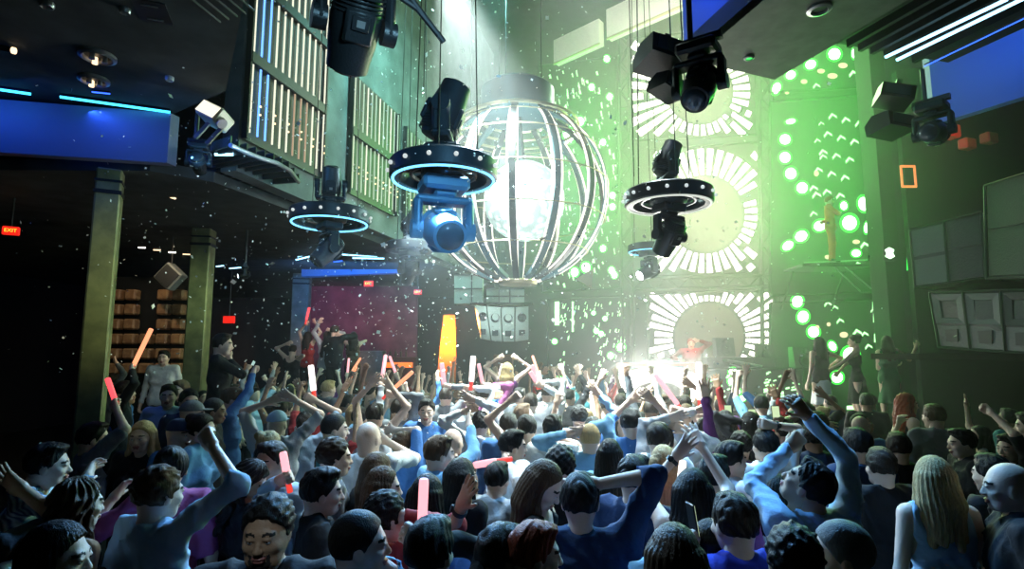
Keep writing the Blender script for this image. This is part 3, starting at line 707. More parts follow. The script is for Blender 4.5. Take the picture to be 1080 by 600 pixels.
# exit signs ---------------------------------------------------------------------
def text_obj(txt, size, m, parent, loc, rot=(PI/2, 0, 0), name='lettering', ext=.004):
    cu = bpy.data.curves.new(name, 'FONT'); cu.body = txt; cu.size = size; cu.extrude = ext; cu.align_x = 'CENTER'; cu.align_y = 'CENTER'
    t = bpy.data.objects.new(name, cu); C.objects.link(t); dg = bpy.context.evaluated_depsgraph_get(); me = bpy.data.meshes.new_from_object(t.evaluated_get(dg)); bpy.data.objects.remove(t)
    me.materials.clear(); me.materials.append(m); o = bpy.data.objects.new(name, me); C.objects.link(o); o.parent = parent; o.location = loc; o.rotation_euler = rot; return o
SIGNR = emat('exit_face_red', (1, .02, .01), 1.0); SIGNY = emat('exit_letter_glow', (1, .55, .06), 3.)
def exit_sign(px, py, Y, w, label, rz=0., lm=SIGNY):
    c = P(px, py, Y); o = empty('exit_sign', c, rz, label, 'exit sign', 'small red exit signs')
    m = B(); m.box((0, .03, 0), (w, .06, w*.62), bev=.01); m.build('sign_box', SIGNR, o)
    text_obj('EXIT', w*.36, lm, o, (0, -.004, 0)); m = B(); m.tube([(0, .03, w*.3), (0, .03, max(.35, 4.62-c[2]))], .012, 6); m.build('stem', DKMETAL, o)
exit_sign(388.5, 299, 15.5, .26, 'red lit exit sign in front of the purple lounge wall'); exit_sign(440.5, 308, 15.0, .21, 'small red exit sign half hidden below the dark ring rig')
exit_sign(241, 337, 14.0, .28, 'dim red exit sign between the second pillar and the grey pillar', 0, SIGNR); exit_sign(11, 243, 8.2, .20, 'red exit sign near the frame edge in the dark wing', .5, emat('exit_letter_orange', (1, .3, .02), 3.))
# wall of wooden boxes -------------------------------------------------------------
WOOD = mat('box_wood', (.34, .20, .10), .6, noise=(.20, .10, .05), bscale=9, bump=.4)
o = empty('wooden_block_wall', P(156, 371, 11.8), 0, 'grid wall of brown wooden blocks between the two olive pillars', 'wall feature')
ob = V3(*o.location)
m = B(); a = P(118, 305, 12.1)-ob; b_ = P(200, 305, 12.1)-ob; m.slab([(a[0]-.2, a[1], -2.3), (b_[0]+.3, b_[1], -2.3), (b_[0]+.3, b_[1], 1.6), (a[0]-.2, a[1], 1.6)], (0, .1, 0)); m.build('back_board', BLACKM, o)
for i, x in enumerate((124, 140, 157, 174, 190)):
    for j in range(6):
        if i == 2 and j < 3: continue
        c = P(x+(j*-.6), 311+j*15.5, 11.95)-ob; m = B(); m.box(c, (.235, .22, .22), bev=.03); m.build('block', WOOD, o)
o.location.x += 0
sp_ = spot('block_wall_spot', P(150, 240, 9.8), P(156, 345, 11.9), 95, (1, .78, .5), 80)
# tilted loudspeaker (diamond) and bar of small lights
o = empty('hanging_loudspeaker', P(177, 291, 11.0), 0, 'grey square loudspeaker hung on its corner in front of the block wall', 'speaker')
m = B(); m.box((0, .1, 0), (.40, .24, .40), Matrix.Rotation(R(42), 3, 'Y'), bev=.02); m.build('cabinet', GREY, o)
m = B(); m.box((0, -.03, 0), (.34, .015, .34), Matrix.Rotation(R(42), 3, 'Y')); m.build('grille', DKMETAL, o); m = B(); m.tube([(0, .1, .25), (0, .1, 4.62-V3(*o.location)[2])], .012, 6); m.build('hanger', CABLE, o)
for k, (x, y) in enumerate(((146, 261), (162, 263.5), (178, 266), (193, 268))):
    c = P(x, y, 10.6); led_bar(c, c+V3(.13, 0, -.005), WARML if k % 2 else WHITEL, ('first', 'second', 'third', 'last')[k]+' short dim lamp of the row hung above the wooden blocks', r=.012)
for k, (x, y, L_) in enumerate(((228, 281, 8), (242, 283, 12), (329, 272, 9), (341, 274, 9), (352, 276, 9), (314, 271, 9))):
    c = P(x, y, 13); d_ = P(x+L_, y-1, 13); led_bar(c, d_, BLUEL if k in (2, 3, 4) else ICEL, ('short blue strip right behind the second olive pillar', 'second blue strip just past the olive pillar', 'first dim blue dash under the low ceiling by the ring rig', 'middle dim blue dash under the low ceiling', 'third dim blue dash under the low ceiling', 'pale dash beginning the row under the low ceiling')[k], r=.016)
for k, (x, y, L_) in enumerate(((137, 196, 9), (157, 200, 10), (176, 206, 9))):
    c = P(x, y, 8.2); d_ = P(x+L_, y+3, 8.2); led_bar(c, d_, WHITEL if k == 1 else WARML, ('first pale lamp beside the near olive pillar top', 'middle pale lamp of three beside the near pillar top', 'last pale lamp of three beside the near pillar top')[k], r=.02)
for k, (a_, b_) in enumerate((((312, 274), (340, 267)), ((358, 268), (398, 271)), ((372, 272), (405, 272.5)))):
    led_bar(P(*a_, 10.5), P(*b_, 10.5), ICEL, ('icy light strip angled under the smaller ring rig', 'icy light strip level beside the smaller ring rig', 'longer pale strip on top of the blue beam')[k], r=.016)
BLUEB = mat('beam_blue_paint', (.10, .25, .60), .5)
m = B(); a = P(318, 286, 15.5); b_ = P(436, 281, 15.5); m.slab([a-Z*.15, b_-Z*.15, b_+Z*.25, a+Z*.25], (0, .3, 0)); struct('trim_3', m, BLUEB)
area('blue_beam_wash', P(380, 300, 14.3), P(385, 282, 15.5), 3, .2, 55, (.08, .35, 1))
# ------------------------------------------------------------------ glass globe
gc = P(546, 206, 10.2); GR = 1.66
o = empty('ribbed_globe', gc, 0, 'giant ribbed globe chandelier with a glowing ball inside, hung over the dance floor', 'chandelier')
m = B(); m.lathe([(.60, 1.50), (.69, 1.50), (.69, 2.0), (.64, 2.05), (.50, 2.05)], n=40, close=True); m.build('top_drum', mat('drum_blue_steel', (.05, .13, .18), .35, .6, bump=.1), o, smooth=True)
def rib(a, r_, w, t, m_, nm, z0=-1.60, z1=1.52, rr=GR):
    k = B(); vs = []; fs = []; N_ = 22; th0 = math.acos(max(-1, min(1, z1/rr))); th1 = math.acos(max(-1, min(1, z0/rr)))
    for i in range(N_+1):
        th = th0+(th1-th0)*i/N_
        for (q, s_) in ((rr-t, -w), (rr-t, w), (rr, w), (rr, -w)):
            x, y = q*math.sin(th), s_; vs.append((x*math.cos(a)-y*math.sin(a), x*math.sin(a)+y*math.cos(a), q*math.cos(th)))
    for i in range(N_):
        for j in range(4): fs.append((i*4+j, i*4+(j+1) % 4, (i+1)*4+(j+1) % 4, (i+1)*4+j))
    fs += [(3, 2, 1, 0), (N_*4, N_*4+1, N_*4+2, N_*4+3)]; k.add(vs, fs); return k.build(nm, m_, o, smooth=True)
RIBM = mat('rib_blue_grey_steel', (.10, .17, .20), .4, .5); RIBL = emat('rib_edge_light', (1, .93, .78), 1.5); GOLDM = mat('rib_brushed_brass', (.55, .46, .30), .4, .8)
NR = 14
for k in range(NR):
    a = 2*PI*k/NR+.16; rb = rib(a, GR, .052, .07, RIBM if k % 2 else DKMETAL, 'rib')
    for sg in (-1, 1):
        e = rib(a+sg*.053, GR, .012, .03, RIBL, 'edge_light', -1.61, 1.25, GR-.01); e.parent = rb
for zz in (-1.08, -.5, .15, .80, 1.2):
    rr = math.sqrt(GR*GR-zz*zz); m = B(); m.tube([(rr*math.cos(t), rr*math.sin(t), zz) for t in np.linspace(0, 2*PI, 49)[:-1]], .011, 6, True); m.build('hoop', GOLDM, o, smooth=True)
m = B(); m.lathe([(.05, -1.67), (.34, -1.66), (.36, -1.60), (.30, -1.57)], n=30); m.build('bottom_cap', GOLDM, o, smooth=True)
m = B()
for k in range(3):
    rr = .74+.20*k; zz = 1.50-.10*k; m.tube([(rr*math.cos(t), rr*math.sin(t), zz) for t in np.linspace(0, 2*PI, 41)[:-1]], .028, 6, True)
m.build('crown_ring', GOLDM, o, smooth=True)
BALLM = bpy.data.materials.new('glowing_ball_glass'); BALLM.use_nodes = True; nt = BALLM.node_tree; b = nt.nodes['Principled BSDF']; tc = nt.nodes.new('ShaderNodeTexCoord'); vo = nt.nodes.new('ShaderNodeTexVoronoi'); vo.inputs['Scale'].default_value = 7
mr = nt.nodes.new('ShaderNodeMapRange'); mr.inputs[1].default_value = 0; mr.inputs[2].default_value = .6; mr.inputs[3].default_value = 2.0; mr.inputs[4].default_value = .45
nt.links.new(tc.outputs['Object'], vo.inputs['Vector']); nt.links.new(vo.outputs['Distance'], mr.inputs[0]); nt.links.new(mr.outputs[0], b.inputs['Emission Strength']); b.inputs['Emission Color'].default_value = (.72, 1, .92, 1); b.inputs['Base Color'].default_value = (.3, .3, .3, 1)
BALLM.cycles.emission_sampling = 'NONE'
bc = (P(553, 212, 10.2)-gc)
m = B(); fl_ = (P(527, 198, 9.2)-gc); m.sphere(fl_, .10, 16); m.lathe([(.13, 0), (.15, .05), (.12, .12)], fl_+V3(0, .06, 0), 16, (0, 1, 0)); m.build('flare_lamp', emat('flare_lamp_glow', (.8, 1, 1), 25), o, smooth=True)
m = B(); m.sphere(bc, .74, 36); m.build('inner_ball', BALLM, o, smooth=True); m = B(); m.tube([tuple(bc+Z*.7), (bc[0]*.2, 0, 1.6)], .03, 8); m.build('ball_stem', DKMETAL, o)
m = B()
for a in (0, 2.1, 4.2): m.tube([(.45*math.cos(a), .45*math.sin(a), 2.0), (.45*math.cos(a), .45*math.sin(a), 12.97-gc[2])], .012, 6)
m.build('hanging_cable', CABLE, o)
# small triangular mount on the lower rim
for a in (0.2,):
    m = B(); m.slab([(1.05, 0, -1.55), (1.38, 0, -1.35), (1.33, 0, -1.7)], (0, .06, 0)); m.build('bracket', GOLDM, o)
# ------------------------------------------------------------------ moving heads and ring rigs
LENSM = mat('lens_glass', (.05, .07, .09), .06, .2, spec=1.); BADGE = mat('badge_silver', (.5, .5, .48), .35, .8)
LENSON = emat('lens_lit', (.9, .95, 1), 9)
def moving_head(holder, size, tilt, off=0., col=BLACKM, lit=False, arms=None):
    """hung head built from parts of the holder: base box, forked yoke, pivoting barrel with lens and badge."""
    s = size; z = off
    q = B(); q.box((0, 0, z-.06*s), (.42*s, .34*s, .13*s), bev=.03*s); q.box((0, 0, z-.15*s), (.20*s, .20*s, .06*s), bev=.02*s); q.build('base', col, holder)
    q = B()
    for sg in (-1, 1): q.box((sg*.235*s, 0, z-.36*s), (.075*s, .17*s, .34*s), bev=.03*s); q.cyl((sg*.19*s, 0, z-.47*s), (sg*.285*s, 0, z-.47*s), .085*s, n=18)
    q.box((0, 0, z-.20*s), (.52*s, .18*s, .07*s), bev=.025*s); q.build('yoke', arms or col, holder, smooth=True)
    q = B(); q.lathe([(.07*s, .27*s), (.135*s, .25*s), (.165*s, .16*s), (.175*s, .02*s), (.165*s, -.12*s), (.15*s, -.22*s), (.145*s, -.30*s), (.125*s, -.305*s)], n=26)
    for sg in (-1, 1): q.box((0, sg*.165*s, .03*s), (.20*s, .05*s, .22*s), bev=.018*s); q.box((0, sg*.192*s, .06*s), (.12*s, .02*s, .10*s), bev=.006*s)
    for k in range(5): q.lathe([(.160*s, -.002*s), (.178*s, 0), (.160*s, .006*s)], (0, 0, (.10+.028*k)*s), 26, close=False)
    h = q.build('head', col, holder, smooth=True, loc=(0, 0, z-.47*s), rot=(tilt, 0, 0))
    q = B(); q.lathe([(.124*s, -.300*s), (.10*s, -.325*s), (.05*s, -.335*s)], n=24); l = q.build('lens', LENSON if lit else LENSM, h if holder.parent is None else holder, smooth=True)
    q = B(); q.box((0, .205*s, .06*s), (.055*s, .004*s, .045*s)); q.box((0, -.205*s, .06*s), (.055*s, .004*s, .045*s)); g = q.build('badge', BADGE, h if holder.parent is None else holder)
    if holder.parent is not None:
        for x in (l, g): x.location = (0, 0, z-.47*s); x.rotation_euler = (tilt, 0, 0)
    return holder
def ring_rig(px, py, Y, r, label, neon, bulbs=14, top=True, s=1., tilt=.5, pan=.4, toplit=False, ztop=12.97, col=BLACKM, cables=True, head2=None):
    c = P(px, py, Y); o = empty('ring_light_rig', c, 0, label, 'stage light rig', 'ring light rigs hung from the ceiling')
    hgt = r*.34
    m = B(); m.lathe([(r*.80, hgt*.5), (r*.97, hgt*.5), (r, hgt*.40), (r, -hgt*.42), (r*.97, -hgt*.5), (r*.80, -hgt*.5), (r*.78, 0), (r*.80, hgt*.5)], n=44, close=False)
    m.build('ring_housing', col, o, smooth=True)
    m = B()
    for k in range(4):
        a = PI/4*k; m.box((0, 0, hgt*.1), (r*1.7, .05, .05), Matrix.Rotation(a, 3, 'Z'))
    m.lathe([(r*.34, hgt*.45), (r*.42, hgt*.3), (r*.42, -hgt*.3), (r*.3, -hgt*.5)], n=24); m.tube([(r*.6*math.cos(t), r*.6*math.sin(t), -hgt*.2) for t in np.linspace(0, 2*PI, 25)[:-1]], .02, 6, True); m.build('spider_frame', DKMETAL, o)
    if neon is not None:
        m = B(); m.tube([(r*.93*math.cos(t), r*.93*math.sin(t), -hgt*.53) for t in np.linspace(0, 2*PI, 49)[:-1]], r*.025, 8, True); m.build('neon_ring', neon, o, smooth=True)
    for k in range(bulbs):
        t = 2*PI*k/bulbs+.1; m = B(); m.sphere((1.03*r*math.cos(t), 1.03*r*math.sin(t), 0), r*.042, 10); m.build('bulb', emat_bulb, o, smooth=True)
    if top:
        a = empty('upper_head', (0, 0, hgt*.5+.02), rot=(PI, 0, pan+1.2)); a.parent = o; moving_head(a, s*.95, .4, col=col)
    a = empty('lower_head', (0, 0, -hgt*.45), pan); a.parent = o; moving_head(a, s, tilt, col=head2 or col, lit=toplit)
    if cables:
        m = B()
        for t in (0.5, 2.6, 4.7): m.tube([(r*.7*math.cos(t), r*.7*math.sin(t), hgt*.5), (r*.35*math.cos(t), r*.35*math.sin(t), ztop-c[2])], .007, 5)
        m.build('hanging_cable', CABLE, o)
    return o
emat_bulb = emat('bulb_soft_white', (.85, .95, .95), .75)
BLUECOL = mat('housing_blue_black', (.02, .045, .07), .4, .4, bump=.1)
NEONC = emat('neon_ice_blue', (.16, .62, 1.), 2.6); NEONW = emat('neon_white', (.9, .95, .85), .8)
HEADB = mat('head_pale_blue', (.10, .28, .50), .35, .3)
ring_rig(468, 181, 5.6, .545, 'big ring light rig with icy blue neon hanging beside the globe', NEONC, 14, s=1.12, tilt=-1.2, pan=.35, col=BLUECOL, head2=HEADB)
ring_rig(348, 229, 7.6, .53, 'smaller ring light rig with blue neon in front of the second rod screen', NEONC, 16, s=.80, tilt=-.75, pan=-.9, col=BLUECOL)
ring_rig(705, 209, 6.0, .47, 'dark ring light rig with a warm rim hung in front of the sunburst screens', NEONW, 16, s=.72, tilt=.7, pan=.5)
ring_rig(432, 261, 9.4, .40, 'dark ring light rig without neon, tucked behind the big blue one', None, 12, s=.72, tilt=.3, pan=.9)
ring_rig(684, 262, 9.8, .36, 'small far ring rig with a pale neon arc and a lit beam', NEONC, 0, top=False, s=.72, tilt=-1.1, pan=-1.2, toplit=True)
def hung_head(px, py, Y, s, pan, tilt, label, lit=False, cable=None, zt=None, brack=True, col=BLACKM):
    c = P(px, py, Y); o = empty('moving_head_light', c, pan, label, 'stage light', 'moving head stage lights')
    moving_head(o, s, tilt, .47*s, col=col, lit=lit)
    if zt: m = B(); m.tube([(-.08*s, 0, .47*s), (-.08*s, 0, zt-c[2])], .025, 8); m.box((0, 0, .52*s), (.5*s, .06, .06)); m.build('hanging_pipe', DKMETAL, o)
    if cable: m = B(); m.tube([V3(*p)*s for p in cable], .014*s*1.6, 8); m.build('power_cable', CABLE, o, smooth=True)
    return o
hung_head(374, 27, 3.4, .92, .5, .75, 'largest moving head light hanging at the top, tilted, with a looping black cable', cable=[(.2, 0, .5), (.35, -.02, .36), (.5, 0, .22), (.62, 0, .10), (.66, 0, .06), (.60, 0, .12), (.45, 0, .26), (.3, 0, .32), (.16, 0, .36)], zt=12.97)
hung_head(738, 92, 4.6, .80, -.6, -.75, 'dark moving head light hanging under the balcony corner', zt=5.6)
o = empty('strobe_light', P(700, 60, 5.0), 0, 'black angular strobe light mounted above the smaller black box by the balcony corner', 'stage light')
def strobe(o, s=1.):
    m = B(); m.prism([(-.20*s, -.10*s), (.18*s, -.13*s), (.22*s, .02*s), (.10*s, .13*s), (-.16*s, .10*s)], 0, -.21*s, .19*s); m.build('housing', BLACKM, o); m = B(); m.box((-.02, -.205*s, -.0), (.30*s, .01, .13*s)); m.build('front_glass', LENSM, o)
    m = B(); m.box((0, 0, .16*s), (.06, .06, .12)); m.build('clamp', DKMETAL, o)
strobe(o); o.rotation_euler = (0, .18, .25)
o = empty('strobe_light', P(706, 92, 5.0), 0, 'smaller black box light directly under the angular strobe', 'stage light'); strobe(o, .68); o.rotation_euler = (.2, .3, .5)
# right side blurred fixtures
o = empty('strobe_light', P(944, 101, 6.6), 0, 'dim black strobe light above the boxy ones near the blue balcony panel', 'stage light'); strobe(o, .9); o.rotation_euler = (0, .3, -.3)
o = empty('strobe_light', P(940, 132, 6.8), 0, 'dim boxy strobe light below the topmost one by the green wall', 'stage light'); strobe(o, .95); o.rotation_euler = (0, .1, .2)
hung_head(985, 140, 6.2, .72, -.9, -1.35, 'dim moving head light hanging below the blue balcony panel', zt=5.6, col=mat('black_teal_coat', (.02, .05, .05), .5, .3))
# floodlight and small head by the first rod screen
o = empty('floodlight', P(227, 123, 6.3), 0, 'pale boxy floodlight on a bracket below the first rod screen', 'floodlight'); FL = mat('floodlight_cream', (.62, .60, .50), .4, .3)
o.rotation_euler = (R(-20), R(28), R(-18))
m = B(); m.box((0, 0, 0), (.32, .26, .19), bev=.02); m.build('lamp_box', FL, o); m = B(); m.box((0, -.135, 0), (.28, .012, .15)); m.build('front_glass', emat('flood_glass', (1, .95, .78), 1.2), o)
m = B()
for sg in (-1, 1): m.box((sg*.10+.06, .03, -.20), (.06, .02, .26))
m.build('bracket', mat('bracket_olive', (.25, .25, .18), .5, .4), o); m = B(); m.cyl((.16, -.03, -.04), (.20, -.03, -.05), .06); m.build('adjusting_knob', STEEL, o)
hung_head(209, 172, 6.6, .50, .3, 1.2, 'small black moving head with a bright lens beneath the slatted soffit', lit=True, zt=5.3)
hung_head(258, 290, 10.5, .36, 2.0, 1.3, 'tiny lit beam light shining sideways past the second olive pillar', lit=True, zt=4.62)
spot('beam_far', P(265, 293, 10.5), P(330, 303, 10.7), 900, (.8, .78, 1), 22, .6, .02)
# single hanging cables
for k, (x, Yc, lab) in enumerate(((447, 6.6, 'thin black cable hanging free left of the big ring rig'), (666, 6.3, 'long thin cable dropping to the dark ring rig'))):
    a = P(x, 0, Yc); m = B(); zb = P(x, 186 if k else 92, Yc)[2]; m.tube([(0, 0, 0), (0, 0, 12.97-zb)], .006, 6); q = m.build('hanging_cable', CABLE); q.location = (P(x, 90, Yc)[0], Yc, zb); tag(q, ('thin black cable hanging free between the upside-down head and the globe', 'long thin cable dropping straight to the dark ring rig')[k], 'cable', 'thin cables from the ceiling')
# ------------------------------------------------------------------ balcony on the other side
zb = 5.6
A0 = PZ(722, 62, zb); B0 = PZ(817, 84, zb); A1 = PZ(793, 0, zb); A2 = A0+(A1-A0)*3.2; B1 = PZ(960, 0, zb); B2 = B0+(B1-B0)*2.2
SOFF = mat('balcony_soffit_grey', (.085, .095, .085), .6, noise=(.05, .06, .05), bscale=5, bump=.3)
BLUF = mat('balcony_fascia_blue', (.06, .14, .42), .55, bump=.1)
m = B(); m.slab([A0, B0, B2, A2], (0, 0, .2)); struct('ceiling_balcony', m, SOFF)
m = B(); m.slab([A0, A2, A2+Z*2.6, A0+Z*2.6], (B0-A0)*.08); struct('trim_4', m, BLUF)
def bal_light(px, py, r, m_, lab):
    c = PZ(px, py, zb); o = empty('downlight', c, 0, lab, 'ceiling light', 'recessed ceiling lights')
    m = B(); m.lathe([(r*.6, -.001), (r*.7, -.03), (r, -.02), (r, 0)], n=24, close=False); m.build('trim_ring', STEEL, o, smooth=True); m = B(); m.lathe([(r*.6, -.002), (r*.6, -.01)], n=20); m.build('lamp_face', m_, o)
bal_light(790, 60, .055, GREENL, 'small green-glinting downlight in the balcony soffit'); bal_light(864, 9, .11, BLACKP, 'chrome-rimmed dark downlight at the top of the balcony soffit')
# stepped slots with blue strips beside it
D = unit(B2-B0)
steps = [(880, 46), (893, 50), (905, 54), (918, 57), (932, 60), (945, 63), (962, 66)]
for k, (x, y) in enumerate(steps):
    a = PZ(x, y, zb+.02*k); b_ = a+D*6.5; m = B(); m.slab([a, b_, b_+Z*.35, a+Z*.35], BP*.05); q = m.build('ceiling_fin', BLACKM); q.name = 'trim_%d' % (5+k); tag(q, kind='structure')
m = B(); a = PZ(872, 44, zb+.36); b_ = PZ(1000, 66, zb+.36); m.slab([a, b_, b_+D*6.8, a+D*6.8], (0, 0, .1)); struct('ceiling_slots', m, BLACKM)
for k, (x, y, x2, y2, mm, lab) in enumerate(((934, 60, 1062, -1, ICEL, 'upper bright blue light strip along the balcony slots'), (946, 63, 1082, -3, ICEL, 'lower bright cyan light strip along the balcony slots'), (975, 70, 1100, 10, BLUEL, 'dim blue light strip just above the big blue balcony panel'))):
    led_bar(PZ(x, y, zb), PZ(x2, y2, zb), mm, lab, r=.020 if k < 2 else .006)
pa, pb = P(986, 131, 8.0), P(1090, 97, 7.0); d_ = unit((pb-pa)*V3(1, 1, 0))
pz = pa[2]; m = B(); e_ = pa+d_*3.2; m.slab([pa, (e_[0], e_[1], pz), (e_[0], e_[1], pz+1.25), pa+Z*1.25], V3(.05, .2, 0)); struct('trim_13', m, BLUF)
area('balcony_blue_wash', P(1010, 60, 6.9)+V3(.2, -.2, .5), P(1035, 100, 7.5), 2.2, .2, 15, (.05, .25, 1)); area('balcony_fascia_wash', P(700, -40, 5.2), P(740, 20, 6.0), .6, .3, 9, (.03, .15, 1))
area('fascia_wash_a', PZ(120, 116, 5.26)+fn*.32-Z*.02, PZ(120, 135, 4.95), 2.2, .06, 9, (.03, .12, 1)); area('fascia_wash_b', PZ(-10, 100, 5.26)+fn*.32-Z*.02, PZ(-10, 125, 4.95), 1.3, .06, 6, (.03, .12, 1))
# ceiling bulkhead lit white
LITP = mat('bulkhead_pale_paint', (.75, .74, .66), .7)
for k, (x0, y0, Y0, x1, y1, Y1, hh_) in enumerate(((584, 69, 14.2, 632, 41, 13.2, .62), (640, 44, 13.0, 724, -3, 11.6, .72))):
    a = P(x0, y0, Y0); b_ = P(x1, y1, Y1); zz = (a[2]+b_[2])/2; m = B(); m.slab([(a[0], a[1], zz), (b_[0], b_[1], zz), (b_[0], b_[1], zz+hh_), (a[0], a[1], zz+hh_)], V3(.15, .2, 0)); q = m.build('trim_%d' % (14+k), LITP); tag(q, kind='structure')
    m = B(); m.tube([(a[0], a[1]-.03, zz-.06), (b_[0], b_[1]-.03, zz-.06)], .03, 6); q = m.build('trim_%d' % (16+k), GOLDM); tag(q, kind='structure')
    spot('bulkhead_spot', ((a+b_)/2)+V3(-.6, -1.8, -1.4), (a+b_)/2+Z*.3, 420 if k else 160, (1, .98, .85), 60, .8, .1)
# ================================================================== stage, LED walls
LEDB = mat('led_panel_black', (.012, .013, .014), .35, bump=.05)
FRAMEM = mat('truss_dark_green_metal', (.02, .035, .025), .6, .4)
SBW = emat('sunburst_white', (1, .98, .84), 3.6); SBD = emat('sunburst_disc_brown', (.55, .32, .18), .14); GRN = emat('led_dot_halo_green', (.04, 1, .06), 1.6); GRC = emat('led_dot_core', (.75, 1, .70), 6.); GRM = emat('led_chevron_green', (.45, 1, .42), 2.4); GRD = emat('led_deep_green', (.02, .45, .05), .5); PEACH = emat('led_peach_mark', (1, .75, .5), 1.1); ORNG = emat('orange_frame_glow', (1, .25, .08), 1.1)
def plane_pts(px, py, n, o_, d=0.):
    """where the sight line of (px,py) meets the vertical plane through o_ with normal n, moved d towards the hall"""
    q = ray(px, py); o2 = np.array(o_)-np.array(n)*d; t = ((o2-CAM)@n)/(q@n); return CAM+q*t
STO = P(752, 340, 16.0)                                    # a point on the stage back plane
def S(px, py, d=0.): return plane_pts(px, py, AX, STO, d)
def screen(name, quadpx, label, S_, frame=True, depth=.12, par=None, grp='LED screens of the stage wall'):
    pts = [S_(*p) for p in quadpx]; o = empty(name, pts[0], 0, label, 'LED screen', grp); ob = V3(*o.location)
    m = B(); m.slab([p-ob for p in pts], AX*depth); m.build('cabinet', LEDB, o)
    if frame:
        m = B(); n_ = len(pts)
        for i in range(n_): m.tube([pts[i]-ob-AX*.02, pts[(i+1) % n_]-ob-AX*.02], .035, 4)
        m.build('frame', FRAMEM, o)
    return o, ob
def sunburst(o, ob, S_, cx, cy, r0, rx0, rx1, ry0, ry1, n, disc=True, rot=0.):
    """rays of lit trapezoid cells around (cx,cy) clipped to the picture rectangle; the screen shows it as flat light"""
    m = B(); R0 = np.random.RandomState(3)
    for k in range(n):
        a = 2*PI*(k+.5)/n+rot; w = PI/n*.62; r = r0; step = r0*.16
        while r < r0*4:
            r2 = r+step*.88; x, y = cx+r*math.cos(a), cy+r*math.sin(a); x2, y2 = cx+r2*math.cos(a), cy+r2*math.sin(a)
            if rx0 < x < rx1 and ry0 < y < ry1 and rx0 < x2 < rx1 and ry0 < y2 < ry1 and R0.rand() > .08:
                q = [(cx+r*math.cos(a-w), cy+r*math.sin(a-w)), (cx+r*math.cos(a+w), cy+r*math.sin(a+w)), (cx+r2*math.cos(a+w), cy+r2*math.sin(a+w)), (cx+r2*math.cos(a-w), cy+r2*math.sin(a-w))]
                q = [(min(max(u, rx0), rx1), min(max(v, ry0), ry1)) for u, v in q]
                m.add([S_(u, v, .03)-ob for u, v in q], [(0, 1, 2, 3)])
            r += step; step *= 1.03
    m.build('lit_ray_pattern', SBW, o)
    if disc:
        m = B(); vs = [S_(cx+r0*.93*math.cos(t), min(cy+r0*.93*math.sin(t), ry1), .03)-ob for t in np.linspace(0, 2*PI, 41)[:-1]]; m.add(vs, [tuple(range(40))]); m.build('disc_pattern', SBD, o)
o1, b1 = screen('led_screen', [(684, 379), (822, 378), (821, 304), (683, 311)], 'sunburst LED screen with a dark dome right behind the DJ', S)
sunburst(o1, b1, S, 748, 356, 39, 685, 820, 308, 378, 44)
o2, b2 = screen('led_screen', [(688, 292), (802, 288), (800, 150), (686, 158)], 'tall sunburst LED screen with a brown disc above the DJ screen', S)
sunburst(o2, b2, S, 744, 226, 42, 689, 799, 156, 289, 40)
o3, b3 = screen('led_screen', [(664, 148), (798, 142), (796, 26), (662, 42)], 'topmost sunburst LED screen partly hidden by stage lights', S)
sunburst(o3, b3, S, 738, 96, 36, 664, 795, 40, 144, 36)
# truss portal between screens
def truss(a, b, w, label, n=10, mt=FRAMEM):
    a = np.array(a, float); b = np.array(b, float); o = empty('lighting_truss', a, 0, label, 'truss', 'metal trusses of the stage'); d = b-a; u = unit(np.cross(d, AX)); v = AX; m = B()
    for su in (-1, 1):
        for sv in (-1, 1): m.tube([u*su*w/2+v*sv*w/2, d+u*su*w/2+v*sv*w/2], .03, 6)
    m.build('chord', mt, o); m = B()
    for k in range(n):
        t0, t1 = d*k/n, d*(k+1)/n; s_ = 1 if k % 2 else -1
        for sv in (-1, 1): m.tube([t0+u*s_*w/2+v*sv*w/2, t1-u*s_*w/2+v*sv*w/2], .014, 5)
        m.tube([t0+u*w/2+v*s_*w/2, t1+u*w/2-v*s_*w/2], .014, 5)
    m.build('lacing', mt, o); return o
truss(S(664, 440, .25), S(658, 20, .25), .32, 'upright truss beside the sunburst screens on the globe side', 26)
truss(S(812, 440, .25), S(806, 30, .25), .32, 'upright truss between the sunburst screens and the green dot wall', 26)
truss(S(668, 300, .3), S(815, 296, .3), .30, 'level truss between the DJ screen and the tall sunburst screen', 12)
# green LED panels on the globe side
def blob(m, mh, S_, ob, x, y, r, rs=1., ang=0.):
    vs = [S_(x+r*math.cos(t)*math.cos(ang)-r*rs*math.sin(t)*math.sin(ang), y+r*math.cos(t)*math.sin(ang)+r*rs*math.sin(t)*math.cos(ang), .04)-ob for t in np.linspace(0, 2*PI, 17)[:-1]]; m.add(vs, [tuple(range(16))])
    k = 1.42; vs = [S_(x+k*r*math.cos(t)*math.cos(ang)-k*r*rs*math.sin(t)*math.sin(ang), y+k*r*math.cos(t)*math.sin(ang)+k*r*rs*math.sin(t)*math.cos(ang), .03)-ob for t in np.linspace(0, 2*PI, 17)[:-1]]; mh.add(vs, [tuple(range(16))])
o4, b4 = screen('led_screen', [(578, 450), (664, 446), (664, 312), (578, 316)], 'green LED panel with falling streaks of light beside the DJ booth', S)
R1 = random.Random(5); mc = B(); mh = B(); ms = B()
for k in range(150):
    t = R1.random(); x = 590+70*R1.random(); y = 318+125*R1.random()**1.2
    if 600 < x < 625 and y > 345: continue
    l_ = R1.uniform(1.5, 5); s_ = R1.uniform(.5, 1.6); sl = R1.uniform(.3, 1.2)
    ms.add([S(x, y, .03)-b4, S(x+s_, y, .03)-b4, S(x+s_-sl, y+l_, .03)-b4, S(x-sl, y+l_, .03)-b4], [(0, 1, 2, 3)])
